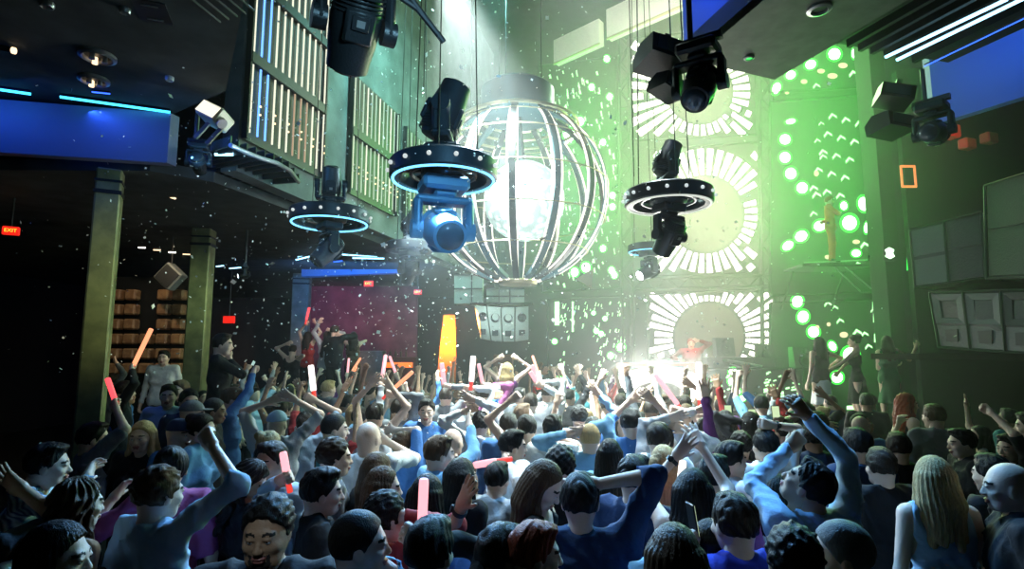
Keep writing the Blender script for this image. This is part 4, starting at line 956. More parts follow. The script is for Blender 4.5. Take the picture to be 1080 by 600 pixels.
for (x, y, r) in ((655, 366, 4), (644, 375, 3), (585, 360, 2.5), (590, 402, 4.5), (629, 349, 2.5), (634, 352, 2.5), (626, 330, 2), (638, 336, 2.2)): blob(mc, mh, S, b4, x, y, r)
ms.add([S(585, 318, .03)-b4, S(590, 318, .03)-b4, S(590, 343, .03)-b4, S(585, 343, .03)-b4], [(0, 1, 2, 3)]); ms.add([S(603, 318, .03)-b4, S(605, 318, .03)-b4, S(605, 350, .03)-b4, S(603, 350, .03)-b4], [(0, 1, 2, 3)])
mc.build('dot_core_pattern', GRC, o4); mh.build('dot_halo_pattern', GRN, o4); ms.build('streak_pattern', GRM, o4)
o5, b5 = screen('led_screen', [(572, 308), (655, 303), (650, 60), (568, 70)], 'tall green LED panel seen through and behind the glass globe', S)
mc = B(); mh = B(); ms = B()
for (x, y, r) in ((601, 143, 6), (612, 128, 4), (643, 102, 3), (624, 92, 3), (636, 300-150, 3), (646, 206, 3), (646, 218, 3), (606, 287, 4), (618, 282, 4.5), (645, 285, 3), (636, 262, 3), (648, 290, 3), (596, 150, 3), (640, 62, 3)): blob(mc, mh, S, b5, x, y, r, 1.1)
for k in range(240):
    x = R1.uniform(576, 650); y = R1.uniform(74, 300); s_ = R1.uniform(.6, 2.4); l_ = R1.uniform(1.5, 6)
    if (x*7+y*3) % 31 > 22: continue
    ms.add([S(x, y, .03)-b5, S(x+s_, y-1, .03)-b5, S(x+s_+1, y+l_, .03)-b5, S(x+1, y+l_, .03)-b5], [(0, 1, 2, 3)])
mc.build('dot_core_pattern', GRC, o5); mh.build('dot_halo_pattern', GRN, o5); ms.build('streak_pattern', GRM, o5)
# green dot wall on the other side of the stage
STR = P(880, 340, 14.0); NR_ = V3(math.sin(YA*.6), math.cos(YA*.6), 0)
def SR(px, py, d=0.): return plane_pts(px, py, NR_, STR, d)
def chev(m, x, y, s_, a):
    ca, sa = math.cos(a), math.sin(a)
    for (p, q) in (((-s_, s_*.45), (0, -s_*.35)), ((0, -s_*.35), (s_*.9, s_*.55))):
        pts = [(p[0], p[1]-s_*.3), (q[0], q[1]-s_*.3), (q[0], q[1]+s_*.3), (p[0], p[1]+s_*.3)]
        m.add([SR(x+u*ca-v*sa, y+u*sa+v*ca, .03)-bb for u, v in pts], [(0, 1, 2, 3)])
def green_panel(quad, label, dots, chevs, peach=(), streaks=()):
    global bb
    o, bb = screen('led_screen', quad, label, SR)
    mc = B(); mh = B()
    for d_ in dots: blob(mc, mh, SR, bb, *d_)
    mc.build('dot_core_pattern', GRC, o); mh.build('dot_halo_pattern', GRN, o)
    m = B()
    for (x, y, s_) in chevs: chev(m, x, y, s_, -.25)
    for (x, y, w_, h_) in streaks: m.add([SR(x, y, .03)-bb, SR(x+w_, y-.5, .03)-bb, SR(x+w_, y+h_, .03)-bb, SR(x, y+h_, .03)-bb], [(0, 1, 2, 3)])
    m.build('chevron_pattern', GRM, o)
    if peach:
        m = B(); k = B()
        for d_ in peach: blob(m, k, SR, bb, *d_)
        m.build('peach_pattern', PEACH, o)
    return o
green_panel([(812, 98), (932, 90), (930, 28), (812, 42)], 'top green LED panel with a diagonal row of white dots under the balcony edge',
    [(819, 93, 4, 1.5, .4), (834, 79, 5.2, .8, -.5), (855, 68, 5.6, .8, -.5), (880, 57, 6.2, .95, -.3), (901, 56, 2.6, 2, .1), (925, 64, 3, 2.2, .15)], [(900, 77, 5), (861, 90, 4)], [(848, 86, 3.6, .7), (866, 75, 4.2, .6), (878, 80, 5.5, .55), (889, 69, 5, .6), (830, 98, 2.4, .6)])
green_panel([(812, 312), (934, 308), (932, 100), (812, 108)], 'large green LED panel with an arc of white dots and rows of chevrons',
    [(834, 128, 5, .5, -.2), (828, 147, 5.4, .95), (828, 166, 5.4, 1), (834, 183, 5.6, 1.05), (846, 198, 5.6, 1.0, .3), (831, 259, 6, .7, -.6), (845, 249, 6.5, .8, -.5), (865, 238, 6.5, .8, -.3), (896, 235, 7.5, 1), (911, 215, 5.5, 1.3, -.2), (890, 217, 3.5, 1.2), (914, 240, 2.5, 2.2, .1), (903, 267, 4.5, .8)],
    [(878+dx*14-dy*5, 122+dy*19+dx*4, 4.6) for dy in range(5) for dx in range(3)]+[(862, 148, 3.5), (868, 165, 4), (861, 205, 5), (866, 130, 3), (858, 225, 4), (912, 258, 5), (905, 279, 5), (890, 283, 4), (870, 284, 4)], [(861, 183, 2.6, 1.2), (873, 291-20, 3.4, .7), (903, 255, 4, .6), (920, 190, 3, .8)])
green_panel([(812, 440), (934, 436), (934, 316), (812, 320)], 'lower green LED panel with a curved chain of big white dots behind the dancers',
    [(841, 318, 5.5, 1.1, .3), (847, 334, 5.5, 1.1, .3), (858, 350, 5.8, .95, .5), (878, 365, 5, .7, 1.0), (897, 374, 7.8, .95), (883, 398, 5.8, .95)],
    [(873, 320, 4), (880, 324, 4), (886, 338, 4), (904, 350, 5), (912, 352, 4), (925, 340, 3), (921, 327, 3), (916, 365, 4)], [(890, 353, 4.5, .7), (862, 345, 2.2), (874, 342, 2.2)], [(920, 306+12, 3, 8), (921, 330, 4, 10), (922, 352, 4, 9), (896, 420, 12, 5), (893, 428, 10, 4)])
# stage front with green chevrons between booth and platform
STF = P(790, 410, 13.0)
def SF(px, py, d=0.): return plane_pts(px, py, AX, STF, d)
o6, b6 = screen('led_screen', [(738, 450), (846, 450), (846, 389), (738, 389)], 'stage-front LED panel with scattered green chevrons beside the white booth', SF)
mc = B(); mh = B(); m = B()
for (x, y, r) in ((773, 392, 4.2), (772, 402, 4), (777, 413, 4), (783, 420, 3.4), (799, 427, 3), (826, 431, 4), (841, 433, 3.5)): blob(mc, mh, SF, b6, x, y, r, .9)
bb = b6; R2 = random.Random(11)
for k in range(46):
    u = R2.random(); v = R2.random(); x = 802+u*42; y = 391+u*8+v*34
    w_ = R2.uniform(2.5, 5.5); h_ = R2.uniform(1, 2.2); m.add([SF(x, y, .03)-b6, SF(x+w_, y-1.2, .03)-b6, SF(x+w_+.5, y+h_-1, .03)-b6, SF(x+.5, y+h_, .03)-b6], [(0, 1, 2, 3)])
for k in range(24):
    x = R2.uniform(742, 770); y = R2.uniform(394, 436); w_ = R2.uniform(2, 4); m.add([SF(x, y, .03)-b6, SF(x+w_, y-1.4, .03)-b6, SF(x+w_+.5, y+.6, .03)-b6, SF(x+.5, y+1.6, .03)-b6], [(0, 1, 2, 3)])
mc.build('dot_core_pattern', GRC, o6); mh.build('dot_halo_pattern', GRN, o6); m.build('chevron_pattern', GRM, o6)
# stage deck
DECK = mat('stage_deck_black', (.03, .03, .03), .5, bump=.2)
dz = SF(790, 389)[2]
a = SF(655, 389); b_ = SF(862, 389); m = B(); m.slab([(a[0], a[1]+.15, 0), (b_[0], b_[1]+.15, 0), (b_[0], b_[1]+.15, .93), (a[0], a[1]+.15, .93)], AX*2.8)
q_ = m
q = m.build('stage_deck', DECK); tag(q, 'raised black stage deck carrying the DJ booth and monitors', 'stage')
# DJ booth: bright arch front
STBO = P(695, 410, 12.4)
def SB(px, py, d=0.): return plane_pts(px, py, AX, STBO, d)
o = empty('dj_booth', SB(694, 440), 0, 'blazing white arched DJ booth front with a dark oval panel', 'DJ booth'); ob = V3(*o.location)
arc = [(646, 446)]+[(694-46*math.cos(t), 401-14*math.sin(t)) for t in np.linspace(0.15, PI-.15, 14)]+[(742, 446)]
m = B(); pts = [SB(*p)-ob for p in arc]; vs = [tuple(p) for p in pts]+[tuple(p+AX*.9) for p in pts]; n = len(pts); m.add(vs, [tuple(range(n)), tuple(range(n, 2*n))[::-1]]+[(i, n+i, n+(i+1) % n, (i+1) % n) for i in range(n)])
m.build('booth_shell', mat('booth_white_gloss', (.7, .7, .66), .3), o)
BW = emat('booth_led_white', (1, 1, .93), 5.)
m = B()
for k in range(9):
    rr = .64+.045*k; inner = []; outer = []
    for t in np.linspace(.10, PI-.10, 22):
        inner.append((694-46*rr*math.cos(t)*1.0, 416-27*rr*math.sin(t))); outer.append((694-46*(rr+.028)*math.cos(t), 416-27*(rr+.028)*math.sin(t)))
    for i in range(21): m.add([SB(*inner[i], .04)-ob, SB(*inner[i+1], .04)-ob, SB(*outer[i+1], .04)-ob, SB(*outer[i], .04)-ob], [(0, 1, 2, 3)])
for k in range(14):
    for sx in (-1, 1):
        x = 694+sx*(31+R2.uniform(0, 11)); y = 414+k*2.2; m.add([SB(x-4, y, .05)-ob, SB(x+4, y-.6, .05)-ob, SB(x+4, y+.6, .05)-ob, SB(x-4, y+1.2, .05)-ob], [(0, 1, 2, 3)])
m.build('lit_arch_pattern', BW, o)
m = B(); vs = [SB(694+30*math.cos(t), 421-18*math.sin(t), .06)-ob for t in np.linspace(0, 2*PI, 33)[:-1]]; m.add(vs, [tuple(range(32))]); m.build('oval_panel', mat('oval_grey_perf', (.18, .18, .15), .5, bump=.3, bscale=40), o)
m = B(); p0 = SB(650, 386)-ob; p1 = SB(738, 386)-ob; m.slab([p0, p1, p1+AX*.8, p0+AX*.8], (0, 0, .06)); m.build('table_top', mat('booth_top_red', (.5, .05, .03), .4), o)
area('booth_glow', SB(694, 405)-AX*.5+Z*.35, SB(694, 425)-AX*3.0-Z*.6, 1.9, .5, 260, (1, 1, .92))
# DJ and gear
dj = person(729, 362, Y=13.9, floor=.93, face=196, top='red', skin='fair', hair='curly', hc='red', Rh=(716, 381), Lh=(737, 357), dyR=-.3, dyL=-.15, bulk=1.25, label='DJ in a bright red top behind the booth with one hand at the head', tilt=-5, Rp='relax', Lp='relax', group='performers on the stage', det=2)  # red stage light is put into the DJ's hair colour
spot('dj_key', P(712, 320, 11.5), P(729, 368, 13.9), 500, (1, .55, .45), 12, .8, .05)
def monitor(px, py, Y, w, label, rz=0.):
    c = P(px, py, Y); o = empty('stage_monitor', c, rz, label, 'speaker', 'monitors and speakers on the stage'); m = B(); m.prism([(-.25*w, -.5*w), (.35*w, -.5*w), (.35*w, .5*w), (-.05*w, .5*w)], 0, -.5*w, .5*w); m.build('cabinet', BLACKP, o)
    for z_, r_ in ((-.12, .28), (.30, .12)):
        m = B(); m.lathe([(r_*w, 0), (r_*w, .03), (r_*w*.8, .02), (r_*w*.25, -.02), (0.01, 0)], (0, -.2*w+.2*w*(z_+.5)*.9-.02, z_*w), 22, (0, -1, .2)); m.build('woofer' if r_ > .2 else 'tweeter', DKMETAL, o, smooth=True)
    return o
zt_ = P(764, 366, 14.2)[2]-.24; c = P(800, 380, 14.3); m = B(); m.box((c[0]+.1, c[1]+.05, (zt_+.93)/2), (2.9, .6, zt_-.93), bev=.02)
for k in range(6): m.box((c[0]-1.2+k*.5, c[1]-.26, (zt_+.93)/2), (.03, .02, zt_-1.0))
tag(m.build('equipment_riser', BLACKM), 'long black equipment riser on the deck below the DJ screen', 'platform')
monitor(764, 366, 14.2, .46, 'round-coned stage monitor on the deck in front of the dark dome'); monitor(807, 372, 14.2, .40, 'pale-rimmed stage monitor at the corner of the DJ screen'); monitor(848, 378, 13.6, .55, 'dark loudspeaker at the foot of the green wall by the white-skirted dancer')
o = empty('keyboard_stand', P(783, 384, 13.8), 0, 'white slanting keyboard stand on the stage deck', 'stand'); m = B(); m.box((0, 0, .02), (.85, .3, .06), Matrix.Rotation(.18, 3, 'Y'), bev=.01); m.build('keyboard', STEEL, o); m = B(); m.tube([(-.3, 0, -.2), (.3, 0, 0)], .02); m.tube([(.3, 0, -.2), (-.3, 0, 0)], .02); m.build('stand_leg', STEEL, o)
# hanging loudspeaker cluster under the globe
o = empty('loudspeaker_cluster', P(526, 341, 12.6), 0, 'curved cluster of four pale loudspeakers hung below the globe', 'speaker', 'hung loudspeakers'); ob = V3(*o.location); SPG = mat('speaker_pale_grey', (.50, .58, .55), .5, bump=.2)
xs = [(500, 322, 506, 357), (513, 323, 518, 359), (528, 324, 530, 360), (543, 324, 543, 360), (558, 323, 558, 358)]
for k in range(4):
    a0, a1 = xs[k], xs[k+1]; m = B(); d_ = -.06 if k in (1, 2) else 0
    p = [P(a0[0]+.6, a0[1], 12.6+d_)-ob, P(a1[0]-.6, a1[1], 12.6+d_)-ob, P(a1[2]-.6, a1[3], 12.62)-ob, P(a0[2]+.6, a0[3], 12.62)-ob]
    m.slab(p[::-1], (0, .45, 0)); x = m.build('speaker_box', SPG, o)
    cc = (p[0]+p[1]+p[2]+p[3])/4; m = B(); m.lathe([(.10, .0), (.10, .02), (.07, .01), (.02, -.01), (.005, 0)], cc+V3(0, -.005, .13), 20, (0, -1, 0)); m.box(cc+V3(0, -.01, -.2), (.13, .03, .12)); m.build('horn', DKMETAL, x, smooth=True)
m = B(); m.tube([P(496, 320, 12.7)-ob, P(562, 320, 12.7)-ob], .03, 6); m.tube([V3(0, .1, .4), V3(0, .1, 12.97-ob[2])], .012, 5); m.build('flying_bar', DKMETAL, o)
for k, (x0, x1, y0, y1, lab) in enumerate(((479, 509, 289, 320, 'pair of stacked pale boxes hung at the lower left rim of the globe'), (513, 553, 304, 321, 'wide speaker box hung right under the globe'))):
    lab = ('tall pale hung box beside the globe\'s lower rim', 'wide speaker box hung right under the globe')[k]
    o = empty('hanging_loudspeaker', P((x0+x1)/2, (y0+y1)/2, 13.2), 0, lab, 'speaker', 'hung loudspeakers'); ob = V3(*o.location); p = [P(x0, y0, 13.2)-ob, P(x1, y0, 13.2)-ob, P(x1, y1, 13.2)-ob, P(x0, y1, 13.2)-ob]; m = B(); m.slab(p[::-1], (0, .5, 0)); m.build('cabinet', SPG, o)
    m = B(); h_ = p[0][2]-p[3][2]; w_ = p[1][0]-p[0][0]
    m.box((0, -.02, 0), (w_, .03, .03)); m.box((w_*.12, -.02, 0), (.03, .03, h_)); m.box((0, -.02, h_*.48), (w_, .03, .04)); m.build('seam_frame', DKMETAL, o)
    m = B(); m.tube([(0, .25, h_/2), (0, .25, 12.97-ob[2])], .012, 5); m.build('hanging_cable', CABLE, o)
o = empty('side_table', (P(531, 380, 13.4)[0], 13.4, 0), 0, 'small brown box on a stand under the loudspeaker cluster', 'stand'); m = B(); m.box((0, 0, 2.05), (.46, .3, .5), bev=.02); m.build('box', mat('brown_box', (.25, .11, .07), .6), o); m = B(); m.cyl((0, 0, 0), (0, 0, 1.8), .05); m.cyl((0, 0, 0), (0, 0, .04), .3, n=24); m.build('post', DKMETAL, o)
spot('added_cluster_fill', P(440, 300, 10.5), P(528, 335, 12.7), 260, (.8, 1, .95), 24, .8, .1)  # added lamp without a fixture, brightens the loudspeaker cluster
# ------------------------------------------------------------------ right side: columns, stacks, platform
m = B(); c = P(938, 340, 11.5); m.box((c[0], c[1], 6.5), (.30, .5, 13)); struct('column_1', m, FRAMEM)
m = B(); c = P(948, 340, 13.6); m.box((c[0]+.9, c[1]+.3, 6.5), (2.4, .2, 13)); struct('wall_stage_side', m, BACKM)
o = empty('led_column', P(955, 380, 11.3), 0, 'narrow vertical strip of green lights at the side of the dancers', 'light strip'); m = B(); m.box((0, .04, 0), (.16, .06, 1.9)); m.build('channel', BLACKM, o); m = B()
for z_, l_ in ((.75, .18), (.5, .08), (.3, .30), (.0, .10), (-.35, .40), (-.75, .15)): m.box((0, 0, z_), (.075, .02, l_))
m.build('diffuser', GRM, o)
o = empty('led_sign', P(938, 267, 11.1), 0, 'small glowing green square sign on the dark column', 'sign'); m = B(); m.box((0, .02, 0), (.22, .04, .30)); m.build('sign_box', BLACKM, o); m = B(); m.box((0, -.01, 0), (.10, .01, .20), Matrix.Rotation(.5, 3, 'Y')); m.box((0, -.012, 0), (.10, .01, .20), Matrix.Rotation(-.5, 3, 'Y')); m.build('glowing_cross', GREENW, o)
m = B(); m.tube([P(957, 255, 11.1)-V3(*o.location), P(957, 285, 11.1)-V3(*o.location)], .012, 6); m.build('side_tube', GREENL, o)
SPK = mat('speaker_black_paint', (.014, .016, .018), .45, bump=.3, bscale=40); SPF = mat('speaker_face_grey', (.07, .085, .085), .5, bump=.3, bscale=30)
def stack(quad, Y0, Y1, label, n, kind):
    (x0, y0), (x1, y1), (x2, y2), (x3, y3) = quad; a, b_, c_, d_ = P(x0, y0, Y0), P(x1, y1, Y1), P(x2, y2, Y1), P(x3, y3, Y0)
    o = empty('loudspeaker_stack', a, 0, label, 'speaker', 'big loudspeakers on the balcony side'); ob = a
    nrm = unit(np.cross(b_-a, d_-a)); nrm = nrm if nrm@(CAM-a) > 0 else -nrm
    m = B(); m.slab([p-ob for p in (a, b_, c_, d_)], -nrm*.7); m.build('cabinet', SPK, o)
    def Q(u, v, e=0.): return (a*(1-u)*(1-v)+b_*u*(1-v)+c_*u*v+d_*(1-u)*v)-ob+nrm*e
    for k in range(n):
        u0, u1 = (k+.05)/n, (k+.95)/n
        if kind == 'horn':
            m = B(); m.slab([Q(u0, .60), Q(u1, .60), Q(u1, .97), Q(u0, .97)], nrm*.03); m.build('port_panel', SPF, o)
            m = B(); vs = []; 
            for (e, f_) in ((.05, 0.), (.03, .22), (-.10, .36)): vs += [Q(u0+(u1-u0)*f_, .04+.5*f_, e), Q(u1-(u1-u0)*f_, .04+.5*f_, e), Q(u1-(u1-u0)*f_, .56-.5*f_*.8, e), Q(u0+(u1-u0)*f_, .56-.5*f_*.8, e)]
            m.add(vs, [(i, (i+1) % 4, (i+1) % 4+4, i+4) for i in range(4)]+[(i+4, (i+1) % 4+4, (i+1) % 4+8, i+8) for i in range(4)]+[(8, 9, 10, 11)]); m.build('horn', SPF if k < 2 else SPK, o)
            m = B(); um = (u0+u1)/2; w_ = (u1-u0)*.22; m.slab([Q(um-w_, .68), Q(um+w_, .66), Q(um+w_*.8, .88), Q(um-w_, .88)], nrm*.05); m.build('port', BLACKP, o)
        else:
            for v0, v1 in ((.04, .48), (.54, .97)):
                m = B(); m.slab([Q(u0, v0), Q(u1, v0), Q(u1, v1), Q(u0, v1)], nrm*.03); m.build('grille', SPF if (k == 0 and n > 1) else SPK, o)
    m = B()
    for k in range(n+1): m.tube([Q(k/n, 0, .04), Q(k/n, 1, .04)], .018, 5)
    m.tube([Q(0, 0, .04), Q(1, 0, .04)], .018, 5); m.tube([Q(0, 1, .04), Q(1, 1, .04)], .018, 5); m.build('edge_frame', FRAMEM, o)
    return o
stack([(960, 242), (1036, 224), (1040, 293), (966, 303)], 9.3, 8.5, 'upper pair of big black loudspeaker cabinets with a bright patch, by the column', 2, 'box')
stack([(1041, 196), (1100, 178), (1102, 292), (1043, 294)], 8.2, 7.4, 'tall dark loudspeaker cabinets crossing the frame edge above the horn row', 1, 'box')
stack([(982, 308), (1102, 305), (1104, 374), (992, 366)], 8.9, 7.5, 'lower row of black horn loudspeakers with square ports over the crowd', 3, 'horn')
# shelf that carries the stacks
a = P(975, 368, 9.0); b_ = P(1110, 378, 7.4); m = B(); m.slab([(a[0]-.1, a[1], a[2]-.17), (b_[0], b_[1]+.1, a[2]-.17), (b_[0], b_[1]+1.2, a[2]-.17), (a[0]-.1, a[1]+1.2, a[2]-.17)], (0, 0, .10)); q = m.build('balcony_shelf', mat('shelf_matte_black', (.004, .004, .004), .95, spec=.1)); tag(q, 'black ledge that carries the horn loudspeaker row', 'ledge')
a2 = P(985, 190, 9.4); m = B(); m.slab([(7.75, 10.9, 0), (13, 9.2, 0), (13, 9.2, 8), (7.75, 10.9, 8)], (.05, .2, 0)); struct('wall_balcony', m, DARKW)
# red lit seats / props on the balcony
for k, (x, y, w_, lab) in enumerate(((1001, 139, .20, 'bright red box glowing dimly on the balcony behind the moving head'), (1020, 152, .16, 'dark red padded box beside the bright red one on the balcony'), (1043, 146, .16, 'small dull red box farthest along the balcony'))):
    o = empty('red_case', P(x, y, 9.2), .3, lab, 'box', 'red boxes on the balcony'); m = B(); m.box((0, 0, 0), (w_*1.5, w_, w_*1.1), bev=.02); m.build('body', mat('red_case_%d' % k, (.7/(1+k), .05, .05), .6), o); m = B(); m.tube([(-.06, 0, w_*.55), (-.06, 0, w_*.7), (.06, 0, w_*.7), (.06, 0, w_*.55)], .008); m.build('handle', BLACKM, o)
point('red_seat_lamp', P(1010, 135, 8.6), 12, (1, .25, .2))
o = empty('red_stool', P(958, 186, 10.6), 0, 'orange-red square frame standing by the green wall', 'frame'); m = B()
for sx in (-.13, .13): m.box((sx, 0, 0), (.03, .03, .42))
m.box((0, 0, .2), (.28, .03, .04)); m.box((0, 0, -.2), (.28, .03, .04)); m.build('frame_bar', ORNG, o);  # the frame is no lamp, its brightness is put into an emissive orange
# platform with dancers
pz0 = .95
m = B(); c = P(893, 430, 10.2); m.box((c[0], c[1]+.2, pz0/2), (2.1, 1.5, pz0), bev=.02); q = m.build('dancer_platform', DECK); tag(q, 'black dancer platform in front of the lower green panel', 'platform')
def aerial():
    o = person(874, 212, Y=12.5, face=120, top='orange', low='orange', skin='fair', H=1.2, floor=P(874, 212, 12.5)[2]-1.42, hair='short', hc='red', Rh=(886, 226), Lh=(866, 236), label='slim performer in orange standing high up against the large green panel', group='performers on the stage', det=2); return o
ae = aerial(); zz = ae['base'][2]
o = empty('performer_ledge', (ae['base'][0], ae['base'][1], zz-.03), 0, 'narrow dark ledge high on the green wall under the raised performer', 'ledge'); m = B(); m.box((0, .3, -.03), (1.5, .9, .06), bev=.01); m.build('deck', FRAMEM, o); m = B()
for sx in (-.6, .6): m.tube([(sx, .6, -.06), (sx, 1.25, -.9)], .025)
m.build('brace', FRAMEM, o); m = B(); m.tube([(-.7, -.12, .02), (.7, -.12, .08)], .018); m.tube([(.15, -.1, 0), (.75, -.1, -.55)], .018); m.tube([(-.1, -.1, 0), (.5, -.1, -.6)], .018); m.build('rail', PEACH if False else STEEL, o)
# confetti and dust in the beams
R3 = random.Random(21); m = B()
for k in range(3200):
    d_ = 3.0+11*R3.random()**.8; x = R3.gauss(470, 200); y = R3.gauss(240, 130)
    if not (0 < x < 1080 and -40 < y < 470): continue
    if x > 800 and R3.random() < .7: continue
    p = P(x, y, d_); s_ = d_*R3.uniform(.0007, .0019)*(1 if R3.random() > .04 else 2.0); a = V3(R3.uniform(-1, 1), R3.uniform(-1, 1), R3.uniform(-1, 1)); a = unit(a); b_ = unit(np.cross(a, V3(R3.uniform(-1, 1), .3, R3.uniform(-1, 1)))); l_ = R3.uniform(.8, 1.5)
    m.add([p-a*s_*l_-b_*s_, p+a*s_*l_-b_*s_, p+a*s_*l_+b_*s_, p-a*s_*l_+b_*s_], [(0, 1, 2, 3)])
CONF = mat('confetti_paper', (.9, .95, .95), .7); 
q = m.build('confetti_dust', CONF); tag(q, 'tiny white paper confetti drifting through the hazy air over the crowd', 'confetti', None, 'stuff')
# ================================================================== the crowd
DJY = 14.0
def to_stage(px, jit=0.): return math.degrees(math.atan2((px-735)/600*-1, .9))*-0.0+ (12+(735-px)*.045) + jit
occ = []
def hero(*a, **k):
    r = person(*a, **k); occ.append((r['base'][0], r['base'][1])); return r
# --- nearest rows, placed one by one (picture column, row of the head's centre)
hero(-42, 540, 25, top='black', Rh=(31, 506), Rp='open', sleeve='short', skin='tan', label='bare tan forearm with open bent fingers reaching in from the frame edge', dyR=.25, Y=2.5, watch=None, elbR=(1, -.3, -.8))
hero(80, 532, 30, H=1.64, female=True, hair='long wavy', hc='brown', top='black', sleeve='none', Y=2.75, label='woman seen from behind with very long wavy brown hair at the frame corner')
hero(58, 588, 78, H=1.62, female=True, hair='long', hc='black', top='black', Y=2.1, skin='fair', label='black-haired woman in profile at the very corner, nearest below the wavy brown hair')
n4 = hero(166, 520, 28, H=1.76, hair='curly', hc='brown', top='light blue', sleeve='elbow', collar=True, Rh=(229, 458), Rp='fist', Y=2.85, dyR=.15, label='curly-haired man in a light blue collared shirt punching a bare fist up', elbR=(1, .1, -.6), watch=None)
hero(180, 494, -30, H=1.66, female=True, hair='bun', hc='black', top='pink', Lh=(112, 522), Lp='relax', Y=3.35, sleeve='short', label='dark-haired woman in a pink top stretching one bare arm sideways')
hero(50, 490, 62, H=1.70, hair='short', hc='black', top='plaid', Rh=(104, 500), Rp='relax', Y=3.5, label='person with black hair in a pale plaid shirt bending over the wavy-haired woman', lean=14)
hero(150, 460, 172, H=1.68, female=True, hair='long', hc='blonde', top='black', Y=4.75, label='blonde woman in black facing the lens beside the near olive pillar')
a = hero(97, 462, 50, H=1.72, hair='short', hc='black', top='grey', Rh=(126, 424), Rp='grip', sleeve='short', Y=4.6, dyR=.1, label='person at the foot of the near olive pillar holding up a red light stick'); stick_in(a, 'R', .3, 'red', 'red light stick held beside the near olive pillar', tip=(114, 401))
a = hero(131, 412, 60, H=1.78, hair='short', hc='dark', top='black', Rh=(141, 385), Rp='grip', Y=7.6, label='person in the dark gap by the wooden blocks holding up an orange light stick'); stick_in(a, 'R', .4, 'orange', 'orange-pink light stick slanting in front of the wooden blocks', tip=(159, 348), r=.03)
hero(118, 402, 40, H=1.72, hair='short', hc='dark', top='grey', Rh=(124, 380), Rp='open', Y=8.0, label='shadowy person with an open raised hand right behind the near olive pillar')
hero(178, 417, 158, H=1.80, hair='short', hc='dark', top='light blue', collar=True, Y=6.6, label='dark-haired man in a pale collared shirt facing the lens below the wooden blocks')
hero(173, 377, 168, floor=.55, H=1.80, hair='short', hc='black', top='white', Y=9.8, label='man with an open white shirt standing highest before the wooden blocks')
hero(180, 400, 150, H=1.74, hair='short', hc='dark', top='black', Y=8.2, label='round-faced man in black right behind the pale-shirted man')
hero(191, 411, 195, H=1.72, hair='short', hc='brown', top='black', Y=7.3, label='pink-cheeked man in black close to the second olive pillar')
hero(199, 423, 130, H=1.70, hair='short', hc='black', top='navy', Y=6.4, label='man in navy between the pale-shirted man and the second olive pillar')
hero(202, 436, 60, H=1.72, hair='cap', hc='grey', top='black', Y=5.7, label='person in a grey cap in front of the second olive pillar')
hero(188, 457, 100, H=1.66, hair='cap', hc='navy', top='blue', Y=4.9, label='person in a navy cap and blue top near the blonde woman in black')
hero(212, 452, 90, H=1.68, female=True, hair='bun', hc='black', top='sky blue', Y=4.9, label='woman with tied-up black hair and sky blue top past the blonde in black')
hero(225, 433, 70, H=1.76, hair='buzz', hc='black', top='black', skin='brown', Y=6.0, label='man with cropped black hair in profile right of the second olive pillar'.replace(' right of', ' just past'))
hero(234, 363, 75, floor=.62, H=1.92, hair='short', hc='dark', top='black', Y=11.0, Rh=(246, 379), label='tall man in a dark suit standing well above the crowd by the second olive pillar', dyR=.1)
hero(244, 421, 62, H=1.74, hair='short', hc='brown', top='blue', Rh=(269, 390), Rp='fist', Y=6.6, dyR=.3, label='man in a long-sleeved blue shirt thrusting a fist up beside the suited man')
hero(262, 507, 40, H=1.66, female=True, hair='long wavy', hc='black', top='black', Y=3.5, tilt=-30, turn=40, skin='tan', label='dark woman with bowed head beside the goateed man', )
a = hero(287, 486, 205, H=1.77, hair='short', hc='dark', top='light blue', collar=True, Rh=(297, 508), Rp='grip', Y=3.75, dyR=-.32, turn=0, label='clean-shaven man in a light blue shirt holding a pink light stick before his shoulder'); stick_in(a, 'R', .2, 'pink', 'short bright pink light stick in front of a light blue shirt', tip=(299, 480), r=.022)
hero(283, 558, 176, H=1.78, hair='curly', hc='black', top='black', skin='tan', beard=True, jaw=1.22, bulk=1.15, Y=2.32, tilt=-4, label='stern goateed man with dark hair and black clothes facing the lens, nearest of all')
hero(338, 518, 68, H=1.74, hair='short', hc='black', top='black', Y=3.1, label='man in profile with slick black hair and a black shirt beside the goateed man', bulk=1.1)
hero(352, 452, 72, H=1.76, hair='buzz', hc='dark', top='teal', sleeve='short', Y=4.9, label='heavy-necked man with cropped hair in a dark teal tee, in profile', bulk=1.2, jaw=1.1)
hero(352, 482, 66, H=1.70, hair='curly', hc='dark', top='grey', Y=3.9, label='curly-haired man in profile in front of the dark teal tee')
hero(388, 462, 22, H=1.74, hair='bald', skin='fair', top='white', sleeve='short', Rh=(406, 461), Rp='fist', Y=4.4, dyR=.28, bulk=1.15, label='bald man in a white tee with one curled bare arm and fist up')
hero(424, 470, 30, H=1.70, hair='short', hc='brown', top='blue', sleeve='short', Rh=(413, 449), Rp='relax', Y=4.9, dyR=.2, elbR=(1, 0, .2), label='person in blue with a bare arm bent over the head beside the bald man')
hero(397, 497, 35, H=1.66, female=True, hair='long', hc='brown', top='black', Y=3.75, label='woman with straight light brown hair right in front of the bald man')
hero(403, 514, 72, H=1.66, female=True, hair='long', hc='brown', top='teal', Y=3.35, label='woman in profile with blue-lit brown hair, in front of the straight-haired woman')
hero(406, 545, 50, H=1.62, female=True, hair='curly', hc='black', top='red', Rh=(430, 532), Y=2.75, label='woman with frizzy black hair and a small raised hand')
hero(462, 478, 62, H=1.76, hair='short', hc='brown', top='sky blue', Rh=(498, 446), Rp='open', Y=4.1, dyR=.3, label='brown-haired man in a blue sweater stretching an open hand towards the stage', bulk=1.1)
